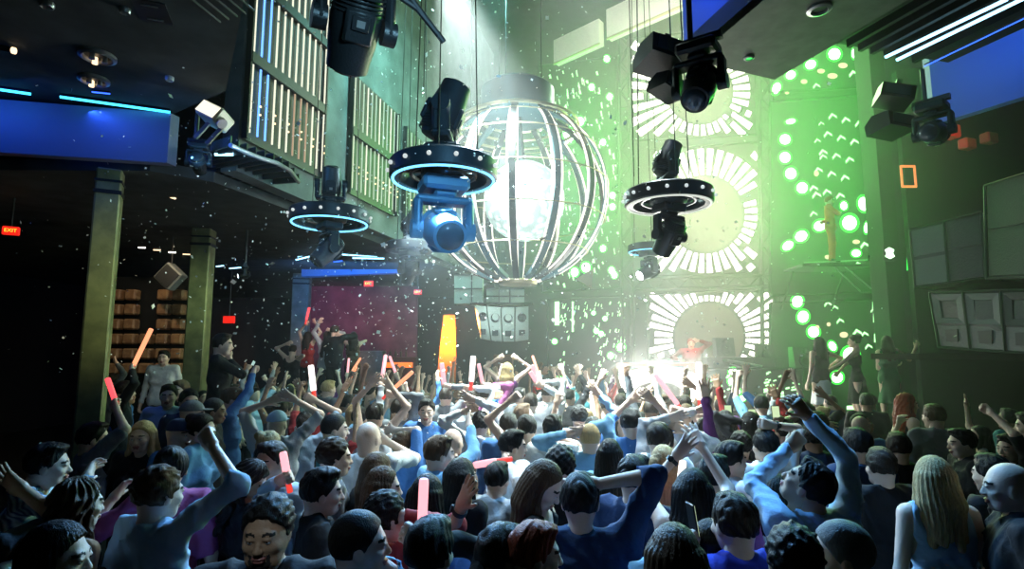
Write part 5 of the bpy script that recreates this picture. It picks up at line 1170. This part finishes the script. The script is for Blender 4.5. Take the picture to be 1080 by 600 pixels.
hero(477, 466, 30, H=1.66, hair='bald', top='brown', Y=5.0, label='bald head in brown just behind the blue sweater')
hero(377, 573, 76, H=1.70, hair='buzz', hc='black', top='sky blue', collar=True, Rh=(408, 583), Rp='point', Y=2.25, dyR=.1, label='man in profile with spiky black hair and blue collar at the bottom edge', tilt=3)
b_ = hero(452, 582, 20, H=1.68, hair='short', hc='black', top='black', Rh=(446, 556), Rp='grip', Y=2.2, label='head of glossy black hair at the bottom edge below the upright pink stick', dyR=.15); light_stick(P(445, 556, 2.42), P(447, 510, 2.42), 'pink', 'upright salmon pink light stick over the glossy black head', .020)
hero(450, 524, 25, H=1.66, female=True, hair='long extra', hc='black', top='navy', Y=3.15, label='woman with long straight black hair behind the upright pink stick')
hero(486, 503, 40, H=1.68, female=True, hair='long', hc='black', top='black', Y=3.6, label='black-haired woman under the level pink light stick')
hero(527, 586, 62, H=1.76, hair='short', hc='dark', top='blue', skin='tan', Lh=(484, 518), Lp='open', sleeve='short', Y=2.3, dyL=.25, watch='L', elbL=(-.6, 0, -.6), label='man with slicked dark hair raising a watch-wearing open hand at the bottom edge', tilt=-8)
hero(562, 583, 80, H=1.64, hair='short', hc='red', top='black', Y=2.25, label='reddish-haired person in profile next to the watch-wearing man', female=True)
a = hero(540, 470, 60, H=1.74, hair='short', hc='black', top='white', Y=4.5, label='black-haired man in a white shirt behind the level pink light stick', Rh=(528, 487), Rp='grip', dyR=-.25, turn=15); light_stick(P(527, 486, 4.05), P(479, 494, 4.05), 'pink', 'long level pink light stick with an orange grip end', .024)
hero(524, 505, 25, H=1.60, hair='short', hc='black', top='pale grey', Y=3.95, label='person in a pale crumpled shirt stooping below the level pink stick', lean=10)
hero(571, 511, 105, H=1.68, female=True, hair='long extra', hc='brown', top='black', sleeve='none', Y=3.1, tilt=-28, turn=0, label='woman with long streaked brown hair looking down, one bare shoulder out', )
hero(612, 528, 8, H=1.80, hair='short', hc='black', top='navy', Rh=(622, 498), Rp='relax', Y=2.75, dyR=.0, elbR=(1, 0, -.1), bulk=1.18, sleeve='elbow', label='broad man in a navy shirt from behind with one hand laid on his head')
hero(591, 492, 12, H=1.72, hair='curly', hc='black', top='black', Y=3.6, label='person with glossy curled black hair behind the broad navy shirt')
hero(669, 504, 35, H=1.74, hair='short', hc='black', top='navy', Y=3.25, label='man in a navy shirt from behind, beside the hand-on-head man')
hero(700, 489, 10, H=1.66, female=True, hair='long', hc='blonde', top='white', Y=3.9, label='woman with straight blonde hair striped by blue light')
hero(712, 590, 10, H=1.60, female=True, hair='long', hc='brown', top='black', Y=2.05, label='low brown-haired head at the bottom edge before the broad navy shirt')
hero(731, 520, 12, H=1.68, female=True, hair='long extra', hc='black', top='black', sleeve='none', Lh=(715, 472), Lp='open', Rh=(737, 462), Rp='open', Y=2.95, dyL=.36, dyR=.42, watch='L', elbL=(-.8, 0, -.8), elbR=(.8, 0, -.8), label='woman with very long black hair and bare arms raised, silver watch on one wrist')
hero(700, 466, 20, H=1.70, hair='short', hc='dark', top='pale grey', Lh=(711, 434), Rh=(722, 446), Y=4.9, label='person in pale grey with both arms up beyond the long-haired woman')
hero(775, 552, -4, H=1.78, hair='short', hc='dark', top='royal blue', collar=True, Y=2.5, label='man with neat dark hair in a royal blue shirt from behind at the bottom edge', bulk=1.05, turn=-12)
a = hero(752, 575, -40, H=1.62, female=True, hair='long', hc='black', top='sky blue', Lh=(716, 562), Lp='grip', Y=2.62, dyL=-.05, sleeve='long', label='person in a pale sky blue long sleeve thumbing a phone beside the royal blue shirt'); phone_in(a, 'L', 'phone held low by the sky blue sleeve', 100)
a = hero(770, 484, 75, H=1.73, hair='short', hc='black', top='white', sleeve='short', Rh=(772, 512), Rp='grip', Y=4.0, dyR=.05, label='man with a red-lit face and white tee in profile holding a pale pink stick'); stick_in(a, 'R', .2, 'white', 'pale pink light stick beside the red-lit face', tip=(773, 492), r=.024)
light_stick(P(717, 512, 3.6), P(720, 489, 3.6), 'white', 'pale pink light stick between the raised arms of the long-haired woman', .022)
hero(753, 502, 40, H=1.62, hair='short', hc='black', top='pink', Y=3.45, label='low dark head beside the long-haired woman\'s shoulder')
hero(853, 511, -14, H=1.80, hair='short', hc='black', skin='tan', top='light blue', collar=True, Rh=(849, 428), Rp='relax', Lh=(833, 464), Lp='fist', Y=2.95, dyR=.25, dyL=.30, tilt=38, turn=-35, bulk=1.12, elbR=(1, 0, -.2), elbL=(-.7, .4, -.5), label='man in a pale blue shirt from behind, head thrown back and both arms up')
hero(820, 520, 20, H=1.66, female=True, hair='long', hc='black', top='white', Y=3.5, label='woman in a pale patterned blouse hidden beside the thrown-back head')
hero(890, 584, -70, H=1.72, hair='buzz', hc='grey', top='black', Y=2.2, label='man with cropped greying hair in profile at the bottom edge')
hero(838, 592, 10, H=1.6, hair='curly', hc='black', top='black', Y=2.1, label='dark curly head peeking at the bottom edge under the pale blue shirt')
hero(905, 470, -12, H=1.76, hair='short', hc='black', top='navy', Y=4.2, label='man in dark navy from behind standing by the green glow', bulk=1.1)
hero(948, 472, 15, H=1.72, hair='short', hc='dark', top='black', Y=4.6, label='man in black seen from behind below the red-haired woman')
hero(985, 505, 8, H=1.70, female=True, hair='long', hc='blonde', top='light blue', sleeve='none', Y=3.25, label='blonde woman in a pale strappy top from behind in the dark corner')
hero(1066, 513, -60, H=1.78, hair='bald', skin='fair', top='black', Y=3.0, bulk=1.15, label='bald man in black at the frame edge with a shining scalp')
hero(1016, 467, -75, H=1.76, hair='short', hc='black', top='black', Y=4.9, skin='fair', label='man in black with a lit profile, between the blonde and the bald man')
hero(1066, 472, -100, H=1.76, hair='short', hc='black', top='black', Y=5.0, Lh=(1042, 430), Lp='fist', dyL=.1, sleeve='short', label='dark man at the frame edge pumping a bare fist')
hero(956, 426, 100, H=1.70, female=True, hair='long wavy', hc='red', top='black', sleeve='none', Y=6.8, Rh=(968, 442), Lh=(948, 446), dyR=-.2, dyL=-.2, label='red-haired woman in a black tank crossing her pale arms')
hero(1048, 500, -20, H=1.66, hair='short', hc='black', top='black', Y=3.6, label='dark silhouette close beside the shining bald scalp')
hero(930, 492, 5, H=1.68, hair='short', hc='dark', top='black', Y=3.8, label='dark-haired person in black between the navy back and the blonde woman')
# dancers on the platform
pf = lambda px, Yp: (P(px, 400, Yp)[0], Yp, pz0)
person(pos=pf(866, 10.05), face=-10, female=True, H=1.68, hair='long', hc='black', top='black', sleeve='none', skirt='white', label='dancer in a short white skirt and black top on the platform', group='performers on the stage', det=2, Rh=(.35, .2, 1.15))
person(pos=pf(904, 10.15), face=-60, female=True, H=1.72, hair='bun', hc='dark', top='black', sleeve='none', Lh=(872, 392), Rh=(880, 398), label='dancer in silhouette stretching both arms along the platform', group='performers on the stage', det=2, skirt='black')
person(pos=pf(938, 10.2), face=10, female=True, H=1.70, hair='long', hc='dark', top='green', sleeve='none', Lh=(946, 388), Rh=(969, 366), label='green-lit dancer with one arm bent upwards at the platform edge', group='performers on the stage', det=2, skirt='green')
# --- middle rows placed by hand
def mid(px, py, **k):
    return hero(px, py, k.pop('face', 12+rnd.uniform(-20, 20)), **k)
mid(395, 438, H=1.72, hair='short', hc='dark', top='white', sleeve='none', Lh=(392, 400), Rh=(413, 402), Lp='open', Rp='open', label='person in white with two long pale bare arms raised in a V', Y=6.2)
a = mid(421, 432, H=1.70, hair='short', hc='dark', top='grey', Rh=(414, 411), Rp='grip', label='person holding an orange stick beside the pale raised arms', Y=6.6); stick_in(a, 'R', .35, 'orange', 'slanting orange light stick over the pale raised arms', tip=(434, 393), r=.022)
mid(450, 433, H=1.76, face=175, hair='short', hc='black', top='blue', label='dark-haired man facing the lens amid the rows below the ring rigs', Y=6.3)
a = mid(322, 448, H=1.72, hair='short', hc='dark', top='light blue', sleeve='short', Rh=(331, 416), Rp='grip', label='person holding up a tall white light stick before the grey pillar', Y=5.9); light_stick(P(331, 414, 6.0), P(328, 387, 6.0), 'white', 'tall white light stick before the lounge dancers', .030)
mid(292, 447, H=1.72, hair='cap', hc='light blue', top='pale grey', sleeve='short', Lh=(285, 417), Rh=(310, 414), label='person in a pale blue cap with both forearms up', Y=5.4)
mid(346, 410, face=40, H=1.74, hair='short', hc='blonde', top='grey', label='blond head below the raised lounge dancers', Y=9)
mid(536, 449, H=1.74, hair='short', hc='black', top='blue', sleeve='long', label='black-haired man in a blue jacket beneath the globe', Y=5.6)
mid(507, 447, H=1.72, hair='curly', hc='black', top='white', Rh=(497, 416), Lh=(489, 428), Rp='open', label='curly-haired person in white with hands high under the globe', Y=5.9)
mid(556, 452, H=1.70, hair='short', hc='black', top='teal', Lh=(538, 416), Lp='fist', sleeve='none', label='person in teal raising one long bare arm with a fist', Y=5.4)
mid(583, 452, H=1.72, hair='short', hc='black', top='white', collar=True, label='black-haired man in a white collared shirt from behind', Y=5.2)
mid(611, 440, H=1.72, hair='curly', hc='black', top='sky blue', Rh=(633, 410), Rp='open', label='curly head in sky blue waving an open hand at the booth', Y=6.2)
mid(665, 446, face=8, H=1.76, hair='short', hc='black', top='blue', sleeve='elbow', Rh=(689, 416), Rp='relax', Lh=(667, 418), Lp='open', dyR=.2, dyL=.4, bulk=1.1, label='man in a saturated blue shirt from behind with his hand up to the booth', Y=5.2)
mid(643, 480, H=1.66, female=True, hair='long', hc='black', top='sky blue', label='woman with long black hair in the row behind the navy shirts', Y=4.3)
mid(694, 463, face=15, H=1.74, hair='short', hc='dark', top='white', label='short-haired man in white before the blonde stripes', Y=4.5)
mid(622, 462, H=1.70, hair='buzz', hc='blonde', top='sky blue', Lh=(597, 450), Rh=(612, 447), Rp='open', Lp='open', label='fair cropped head with both palms clapping above', Y=4.9)
a = mid(560, 425, H=1.70, hair='short', hc='dark', top='white', Rh=(573, 402), Rp='grip', label='person in white holding a short pinkish stick under the globe', Y=7.4); stick_in(a, 'R', .3, 'pink', 'short pinkish stick raised behind the white shirts', tip=(560, 393), r=.03)
a = mid(498, 422, H=1.74, hair='short', hc='dark', top='white', Rh=(497, 405), Rp='grip', label='person in white holding the tallest white stick under the globe', Y=7.2); light_stick(P(497, 404, 7.1), P(499, 377, 7.1), 'white', 'tallest white light stick under the speaker cluster', .033)
a = mid(511, 416, H=1.72, hair='short', hc='dark', top='pink', Rh=(515, 402), Rp='grip', label='person in pink beside the tallest white stick', Y=7.7); stick_in(a, 'R', .3, 'pink', 'thin pink stick beside the tallest white one', tip=(505, 385), r=.025)
a = mid(470, 418, H=1.72, hair='short', hc='dark', top='grey', Rh=(474, 403), Rp='grip', label='person in grey holding a pinkish stick beneath the curved orange panel', Y=8.0); stick_in(a, 'R', .3, 'pink', 'blurred pinkish stick leaning before the orange panel', tip=(466, 384), r=.033)
w_ = mid(535, 390, floor=.45, face=10, H=1.66, female=True, hair='long', hc='blonde', top='purple', sleeve='none', Lh=(525, 374), Rh=(546, 374), Lp='fist', Rp='fist', label='fair-haired woman lifted above the crowd with both arms curved up', Y=9.2)
a = mid(577, 414, H=1.72, hair='short', hc='dark', top='white', Rh=(570, 400), Rp='grip', label='person in white with a slanting stick near the green panel', Y=8.2); stick_in(a, 'R', .3, 'pink', 'pinkish stick slanting near the green panel', tip=(562, 386), r=.03)
a = mid(744, 455, face=0, H=1.72, hair='short', hc='dark', top='white', Lh=(737, 426), Lp='grip', label='person in white holding a thick white stick before the booth', Y=5.4); light_stick(P(738, 424, 5.6), P(737, 384, 5.6), 'white', 'tall white light stick rising before the DJ', .028)
a = mid(712, 447, face=20, H=1.74, hair='short', hc='black', top='white', Rh=(716, 427), Rp='grip', label='person in white holding a stick slanted across the oval panel', Y=6.0); light_stick(P(716, 428, 6.1), P(692, 396, 6.1), 'pink', 'pinkish white stick slanted across the oval booth panel', .026)
a = mid(765, 446, face=0, H=1.70, hair='long', hc='black', top='black', female=True, Lh=(761, 435), Lp='grip', sleeve='none', label='dark-haired woman filming with the upright phone nearest the booth', Y=5.8); phone_in(a, 'L', 'yellowish phone screen held up nearest the booth')
a = mid(792, 448, face=-5, H=1.72, hair='long', hc='black', top='black', female=True, Lh=(786, 439), Lp='grip', label='dark-haired woman filming with the second phone before the green chevrons', Y=5.6); phone_in(a, 'L', 'second glowing phone before the green chevrons')
a = mid(808, 470, face=-8, H=1.76, hair='short', hc='black', top='white', sleeve='short', Rh=(811, 440), Rp='fist', watch='R', Y=4.4, label='man with a bracelet raising his clasped hand before the green chevrons')
a = mid(829, 455, face=-10, H=1.74, hair='short', hc='black', top='black', sleeve='short', Rh=(822, 438), Rp='grip', Y=5.4, label='person filming at the edge of the green chevrons'); phone_in(a, 'R', 'small phone raised in front of the lower green panel')
a = mid(863, 447, face=-20, H=1.74, hair='short', hc='dark', top='green', sleeve='short', Lh=(868, 440), Lp='open', Y=5.9, label='green-lit person with an open hand up beside the pale blue sleeve')
for (px_, Y_, z_, lab) in ((173, 9.8, .55, 'low dark box riser under the man in the open white shirt'), (234, 11.0, .62, 'dark step riser under the suited man by the second olive pillar'), (535, 9.2, .45, 'small dark riser under the lifted fair-haired woman')):
    c = P(px_, 380, Y_); m = B(); m.box((0, 0, z_/2), (.7, .7, z_), bev=.02); m.box((0, 0, z_-.02), (.74, .74, .03)); q = m.build('riser', DECK); q.location = (c[0], c[1], 0); tag(q, lab, 'platform', 'low risers on the floor')
# lounge dancers up on a ledge at the back
lz = 1.12
c = P(338, 392, 13.6); m = B(); m.box((c[0]+.1, c[1]+.3, lz/2), (2.6, 1.8, lz), bev=.02); q = m.build('lounge_riser', DECK); tag(q, 'dark riser under the lounge dancers in front of the grey pillar', 'platform')
for (x, face_, tp, hr, L_, R_, lab, fm, Yq) in ((324, 20, 'red', 'long', (322, 340), (333, 338), 'dancer in red with both hands up on the lounge riser', True, 13.3), (344, 10, 'pale grey', 'short', (336, 338), (350, 346), 'dancer in pale grey beside the red dancer on the lounge riser', False, 13.1),
        (352, 30, 'black', 'curly', None, (362, 352), 'big dark dancer in the middle of the lounge riser', False, 12.9), (372, -10, 'brown', 'long', (366, 352), (380, 364), 'dancer in brown with fair arms at the end of the lounge riser', True, 13.4), (308, 10, 'black', 'short', (302, 360), (317, 378), 'dancer forming a ring with bare arms beside the grey pillar', False, 12.8)):
    person(pos=(P(x, 380, Yq)[0], Yq, lz if x != 308 else .8), face=face_, female=fm, H=1.72 if x != 352 else 1.84, hair=hr, hc='dark', top=tp, sleeve='none' if x in (308, 324, 372) else 'long', Lh=L_, Rh=R_, label=lab, group='dancers on the lounge riser', bulk=1.35 if x == 352 else 1., det=3, elbL=(-1, 0, .2) if x == 308 else None, elbR=(1, 0, .2) if x == 308 else None)
spot('added_riser_fill', P(380, 290, 11.0), P(342, 350, 13.2), 160, (1, .75, .7), 26, .8, .1)  # warm lamp added so the lounge dancers stand out, no fixture
light_stick(P(323, 338, 13.2), P(326, 325, 13.2), 'red', 'tiny red stick held up on the lounge riser', .03)
# --- the rest of the floor, filled row by row
ZN = [(-999, 130, 'by near olive pillar'), (130, 235, 'between olive pillars'), (235, 300, 'past second olive pillar'), (300, 375, 'below smaller blue ring'), (375, 440, 'by red back bar'), (440, 500, 'near curved orange panel'),
      (500, 560, 'below speaker cluster'), (560, 620, 'under globe rim'), (620, 680, 'before green streak panel'), (680, 745, 'before white booth'), (745, 810, 'before green stage front'), (810, 890, 'below white-skirted dancer'), (890, 960, 'by dancer platform'), (960, 1300, 'under horn loudspeakers')]
def row_of(Yd): return 'front row' if Yd < 4.6 else ('middle row' if Yd < 7.0 else ('rear row' if Yd < 10 else 'farthest row'))
used = set(); HRM = [('short', 'black'), ('short', 'dark'), ('short', 'brown'), ('curly', 'black'), ('buzz', 'dark'), ('bald', 'dark'), ('cap', 'black'), ('cap', 'white')]; HRF = [('long', 'black'), ('long', 'brown'), ('long', 'blonde'), ('bun', 'dark'), ('long wavy', 'brown'), ('bun', 'blonde')]
HN = {('short', 'black'): 'short black hair', ('short', 'dark'): 'short dark hair', ('short', 'brown'): 'short brown hair', ('curly', 'black'): 'curly black hair', ('buzz', 'dark'): 'cropped hair', ('bald', 'dark'): 'bald head', ('cap', 'black'): 'black cap', ('cap', 'white'): 'white cap',
      ('long', 'black'): 'long black hair', ('long', 'brown'): 'long brown hair', ('long', 'blonde'): 'long blonde hair', ('bun', 'dark'): 'tied dark hair', ('long wavy', 'brown'): 'wavy brown hair', ('bun', 'blonde'): 'tied blonde hair'}
# standing room: an even, jittered lattice, kept clear of everything already placed
spots = []
Yq = 3.0
while Yq < 13.2:
    step = .60 if Yq < 7 else .70
    half = Yq*.93
    x = -half
    while x < half:
        spots.append((x+rnd.uniform(-.14, .14), Yq+rnd.uniform(-.16, .16))); x += step*rnd.uniform(.95, 1.15)
    Yq += .60 if Yq < 7 else .78
blocked = [(P(112, 300, 6.95)[0], 6.95, .45), (P(212, 300, 10.4)[0], 10.4, .5)]
def seen_px(x, y, z=1.625): v = V3(x, y, z)-CAM; d = v@FW; return 540+600*v[0]/d, 300-600*(v@UP)/d
cnt = 0; fill = []
for (x, y) in spots:
    px_, py_ = seen_px(x, y)
    if not (-15 < px_ < 1095): continue
    if any((x-a_)**2+(y-b_)**2 < .42**2 for a_, b_ in occ): continue
    if any((x-a_)**2+(y-b_)**2 < c_*c_ for a_, b_, c_ in blocked): continue
    if px_ < 128 and y > 3.4: continue
    if any(abs(px_-a_) < 24 and 4 < py_-b_ < 60 for a_, b_ in ((150, 460), (178, 417), (173, 395), (244, 421), (287, 486), (388, 462), (450, 433), (352, 452), (462, 478), (956, 426), (1016, 467), (665, 446))): continue
    if 800 < px_ and y > 9.0: continue
    if px_ > 960 and y > 7.2: continue
    if y > 9.8 and px_ > 640: continue
    if y > 12.0 and 250 < px_ < 400: continue
    if y > 10 and px_ < 225: continue
    fill.append((x, y, px_, py_))
print('fill candidates', len(fill), 'placed', len(occ))
rnd.shuffle(fill)
fill = sorted(fill, key=lambda t: t[1])
MAXF = 215
if len(fill) > MAXF:
    keep = sorted(fill, key=lambda t: t[1]*(.75+.5*rnd.random()))[:MAXF]; fill = keep
for (x, y, px_, py_) in fill:
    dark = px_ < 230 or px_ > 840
    zone = next(z_ for a_, b_, z_ in ZN if a_ <= px_ < b_); rw = row_of(y)
    for tr in range(60):
        fm = rnd.random() < .36; hr = rnd.choice(HRF if fm else HRM)
        if hr[0] in ('bald', 'cap') and rnd.random() < .85: hr = ('short', 'black')
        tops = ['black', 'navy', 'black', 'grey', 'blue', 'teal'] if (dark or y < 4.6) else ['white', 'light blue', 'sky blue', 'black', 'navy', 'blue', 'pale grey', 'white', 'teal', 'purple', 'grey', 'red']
        tp = rnd.choice(tops)
        if dark: pose = rnd.choice(['down', 'down', 'down', 'one', 'phone'])
        elif y < 4.6: pose = rnd.choice(['down', 'down', 'one'])
        else: pose = rnd.choice(['one', 'one', 'both', 'both', 'one', 'fist', 'down', 'stick' if y > 6 else 'one', 'both'])
        key = (hr, tp, pose, zone, rw)
        if key not in used: break
    used.add(key); sl = rnd.choice(['short', 'long', 'none', 'short']) if pose != 'down' else rnd.choice(['short', 'long'])
    if fm and pose != 'down': sl = rnd.choice(['none', 'none', 'short'])
    Rh = Lh = None; Rp = Lp = 'relax'
    def up(side): return (side*rnd.uniform(.08, .42), rnd.uniform(.02, .35), rnd.uniform(1.90, 2.12))
    side = rnd.choice((1, -1))
    if pose in ('one', 'fist', 'stick', 'phone'):
        t_ = up(side) if pose != 'phone' else (side*.1, .34, 1.66); p_ = {'one': 'open', 'fist': 'fist', 'stick': 'grip', 'phone': 'grip'}[pose]
        if side == 1: Rh, Rp = t_, p_
        else: Lh, Lp = t_, p_
    elif pose == 'both': Rh, Lh = up(1), up(-1); Rp = rnd.choice(('open', 'open', 'fist')); Lp = rnd.choice(('open', 'relax', 'fist'))
    pn = {'down': 'arms down', 'one': 'one hand up', 'fist': 'fist up', 'stick': 'light stick up', 'phone': 'phone up', 'both': 'both hands up'}[pose]
    lab = f"{'woman' if fm else 'man'}, {HN[hr]}, {tp} top, {pn}, {rw} {zone}"
    ang = math.degrees(math.atan2(P(735, 380, 13.5)[0]-x, 13.5-y)) if y < 11 else 20
    fc = ang+rnd.gauss(0, 22)
    if rnd.random() < .10: fc += rnd.choice((180, 110, -90))
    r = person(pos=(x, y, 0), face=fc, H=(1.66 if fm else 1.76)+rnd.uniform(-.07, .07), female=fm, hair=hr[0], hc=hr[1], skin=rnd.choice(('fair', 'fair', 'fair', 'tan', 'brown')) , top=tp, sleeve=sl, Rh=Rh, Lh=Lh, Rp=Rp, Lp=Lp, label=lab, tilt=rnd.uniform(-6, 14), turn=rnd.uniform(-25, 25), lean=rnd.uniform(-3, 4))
    sn = 'R' if side == 1 else 'L'
    if pose == 'stick': stick_in(r, sn, .38, rnd.choice(('white', 'pink', 'orange')), f"light stick held by {'woman' if fm else 'man'}, {HN[hr]}, {rw} {zone}", r=.024)
    if pose == 'phone': phone_in(r, sn, f"phone held by {'woman' if fm else 'man'}, {HN[hr]}, {rw} {zone}", -fc)
print('people', len(PEOPLE))
# ================================================================== light and air
scn = bpy.context.scene
w = bpy.data.worlds.new('world'); scn.world = w; w.use_nodes = True; w.node_tree.nodes['Background'].inputs[0].default_value = (.002, .004, .007, 1); w.node_tree.nodes['Background'].inputs[1].default_value = 1.0
point('globe_lamp', gc+V3(-.25, -1.05, .1), 380, (.70, 1, .95), .3)
for (px, py, e, col, sx, sy) in ((748, 335, 90, (1, 1, .78), 3.2, 1.4), (744, 225, 300, (1, 1, .66), 3., 3.), (730, 90, 280, (.95, 1, .68), 3., 2.4)):
    c = S(px, py, .25); area('sunburst_screen_glow', c, c-AX*5-AP*1.6-Z*1.0, sx, sy, e*.8, col, 125)
for (c, e, sx, sy) in ((SR(870, 200, .3), 250, 2.6, 4.5), (SR(870, 370, .3), 50, 2.4, 1.8), (S(620, 190, .25), 210, 2., 5.), (SR(870, 70, .3), 130, 2.4, 1.)):
    area('green_wall_glow', c, c-AX*5-Z*.6, sx, sy, e, (.08, 1, .10), 140)
# moving head beams onto the dance floor, and lamps added without a fixture
spot('added_rim_white', P(640, -150, 7.0), P(560, 440, 5.6), 4500, (.85, 1, 1), 44, .9, .12)  # rim light added over the middle rows, no fixture hangs there
spot('beam_white_a', P(470, -40, 8.3), P(580, 425, 8.0), 22000.0, (.80, 1, .96), 48, .9, .12)
spot('beam_white_b', P(432, 250, 9.3), P(500, 425, 6.6), 10000.0, (.66, .92, 1.), 62, .9, .12)
spot('beam_white_c', P(348, 255, 7.6), P(370, 450, 5.6), 5100.0, (.45, .76, 1.), 74, .9, .12)
spot('beam_booth_side', P(705, 250, 6.2), P(640, 440, 5.6), 3900.0, (.75, .95, 1.), 80, .9, .12)
spot('beam_ring_blue', P(468, 225, 5.5), P(455, 500, 4.0), 3300.0, (.14, .46, 1.), 100, .8, .12)
spot('beam_front_blue', P(738, 110, 4.6), P(800, 540, 2.9), 1700.0, (.16, .50, 1.), 80, .8, .12)
spot('added_front_fill', P(240, -60, 4.6), P(170, 540, 3.0), 2700.0, (.40, .70, 1.), 64, .8, .12)  # blue fill added for the front rows, no fixture hangs there
spot('added_face_fill', (-.4, -.6, 5.0), P(285, 562, 2.3), 190.0, (.62, .85, 1.), 11, .9, .1)  # added fill without a fixture, brightens the goateed man's face
spot('beam_near', P(678, 283, 9.7), P(600, 262, 9.0), 900, (.8, .95, 1), 20, .6, .03)
spot('beam_b', P(440, 285, 9.3), P(560, 215, 9.6), 700, (.8, .95, 1), 20, .6, .03)
spot('teal_top_wash', P(540, -30, 9.5), P(420, 120, 11), 1500.0, (.30, 1, .90), 110, .9, .3)
spot('olive_pillar_wash', P(200, 260, 5.4), P(110, 300, 6.95), 75, (.95, 1, .45), 60, .9, .1); spot('pillar_two_wash', P(280, 300, 9.0), P(212, 320, 10.4), 75, (.75, 1, .55), 50, .9, .1)
spot('blonde_key', P(930, 300, 4.6), P(985, 520, 3.25), 45, (.85, 1, .75), 40, .8, .1)
spot('added_fixture_fill', (.4, 1.5, 4.2), P(440, 150, 6), 380, (.35, .75, 1), 70, .9, .2)  # added lamp in front that only brightens the hung fixtures
point('ceiling_teal', P(150, 60, 4.2)-Z*.9, 2.0, (.25, .8, .8), .3)
# haze of the atrium, thickest by the stage
HZ = bpy.data.materials.new('haze'); HZ.use_nodes = True; nt = HZ.node_tree; nt.nodes.clear(); out = nt.nodes.new('ShaderNodeOutputMaterial'); sc_ = nt.nodes.new('ShaderNodeVolumeScatter')
sc_.inputs['Color'].default_value = (1, 1, 1, 1); sc_.inputs['Anisotropy'].default_value = .45; nt.links.new(sc_.outputs[0], out.inputs['Volume'])
geo = nt.nodes.new('ShaderNodeNewGeometry'); hc_ = P(700, 190, 12.5)
sb = nt.nodes.new('ShaderNodeVectorMath'); sb.operation = 'SUBTRACT'; sb.inputs[1].default_value = hc_; nt.links.new(geo.outputs['Position'], sb.inputs[0])
ml = nt.nodes.new('ShaderNodeVectorMath'); ml.operation = 'DIVIDE'; ml.inputs[1].default_value = (4.6, 5.0, 5.0); nt.links.new(sb.outputs[0], ml.inputs[0])
ln = nt.nodes.new('ShaderNodeVectorMath'); ln.operation = 'LENGTH'; nt.links.new(ml.outputs[0], ln.inputs[0])
mr_ = nt.nodes.new('ShaderNodeMapRange'); mr_.interpolation_type = 'SMOOTHSTEP'; mr_.inputs[1].default_value = 0; mr_.inputs[2].default_value = 1.5; mr_.inputs[3].default_value = HAZE; mr_.inputs[4].default_value = .007
nt.links.new(ln.outputs['Value'], mr_.inputs[0]); nt.links.new(mr_.outputs[0], sc_.inputs['Density'])
m = B(); hp = [tuple(w0[:2]+V3(.05, -2.5, 0)[:2]), (5.5, 4.2), (9.6, 17.6), tuple(w1[:2]+V3(.1, 2.2, 0)[:2])]
m.slab([(x, y, .02) for x, y in hp][::-1], (0, 0, 12.9))
hz = m.build('haze', HZ); tag(hz, kind='stuff', label='pale smoky haze filling the air above the dance floor', cat='haze')
vs = scn.view_settings; vs.view_transform = 'Standard'; vs.look = 'None'; vs.gamma = 1; vs.use_curve_mapping = False; vs.exposure = 0.0
scn.cycles.use_denoising = True; scn.cycles.max_bounces = 6; scn.cycles.volume_bounces = 1; scn.cycles.diffuse_bounces = 3; scn.cycles.glossy_bounces = 2; scn.cycles.sample_clamp_indirect = 4
scn.cycles.use_light_tree = True; scn.cycles.volume_step_rate = 1.0; scn.cycles.volume_max_steps = 64
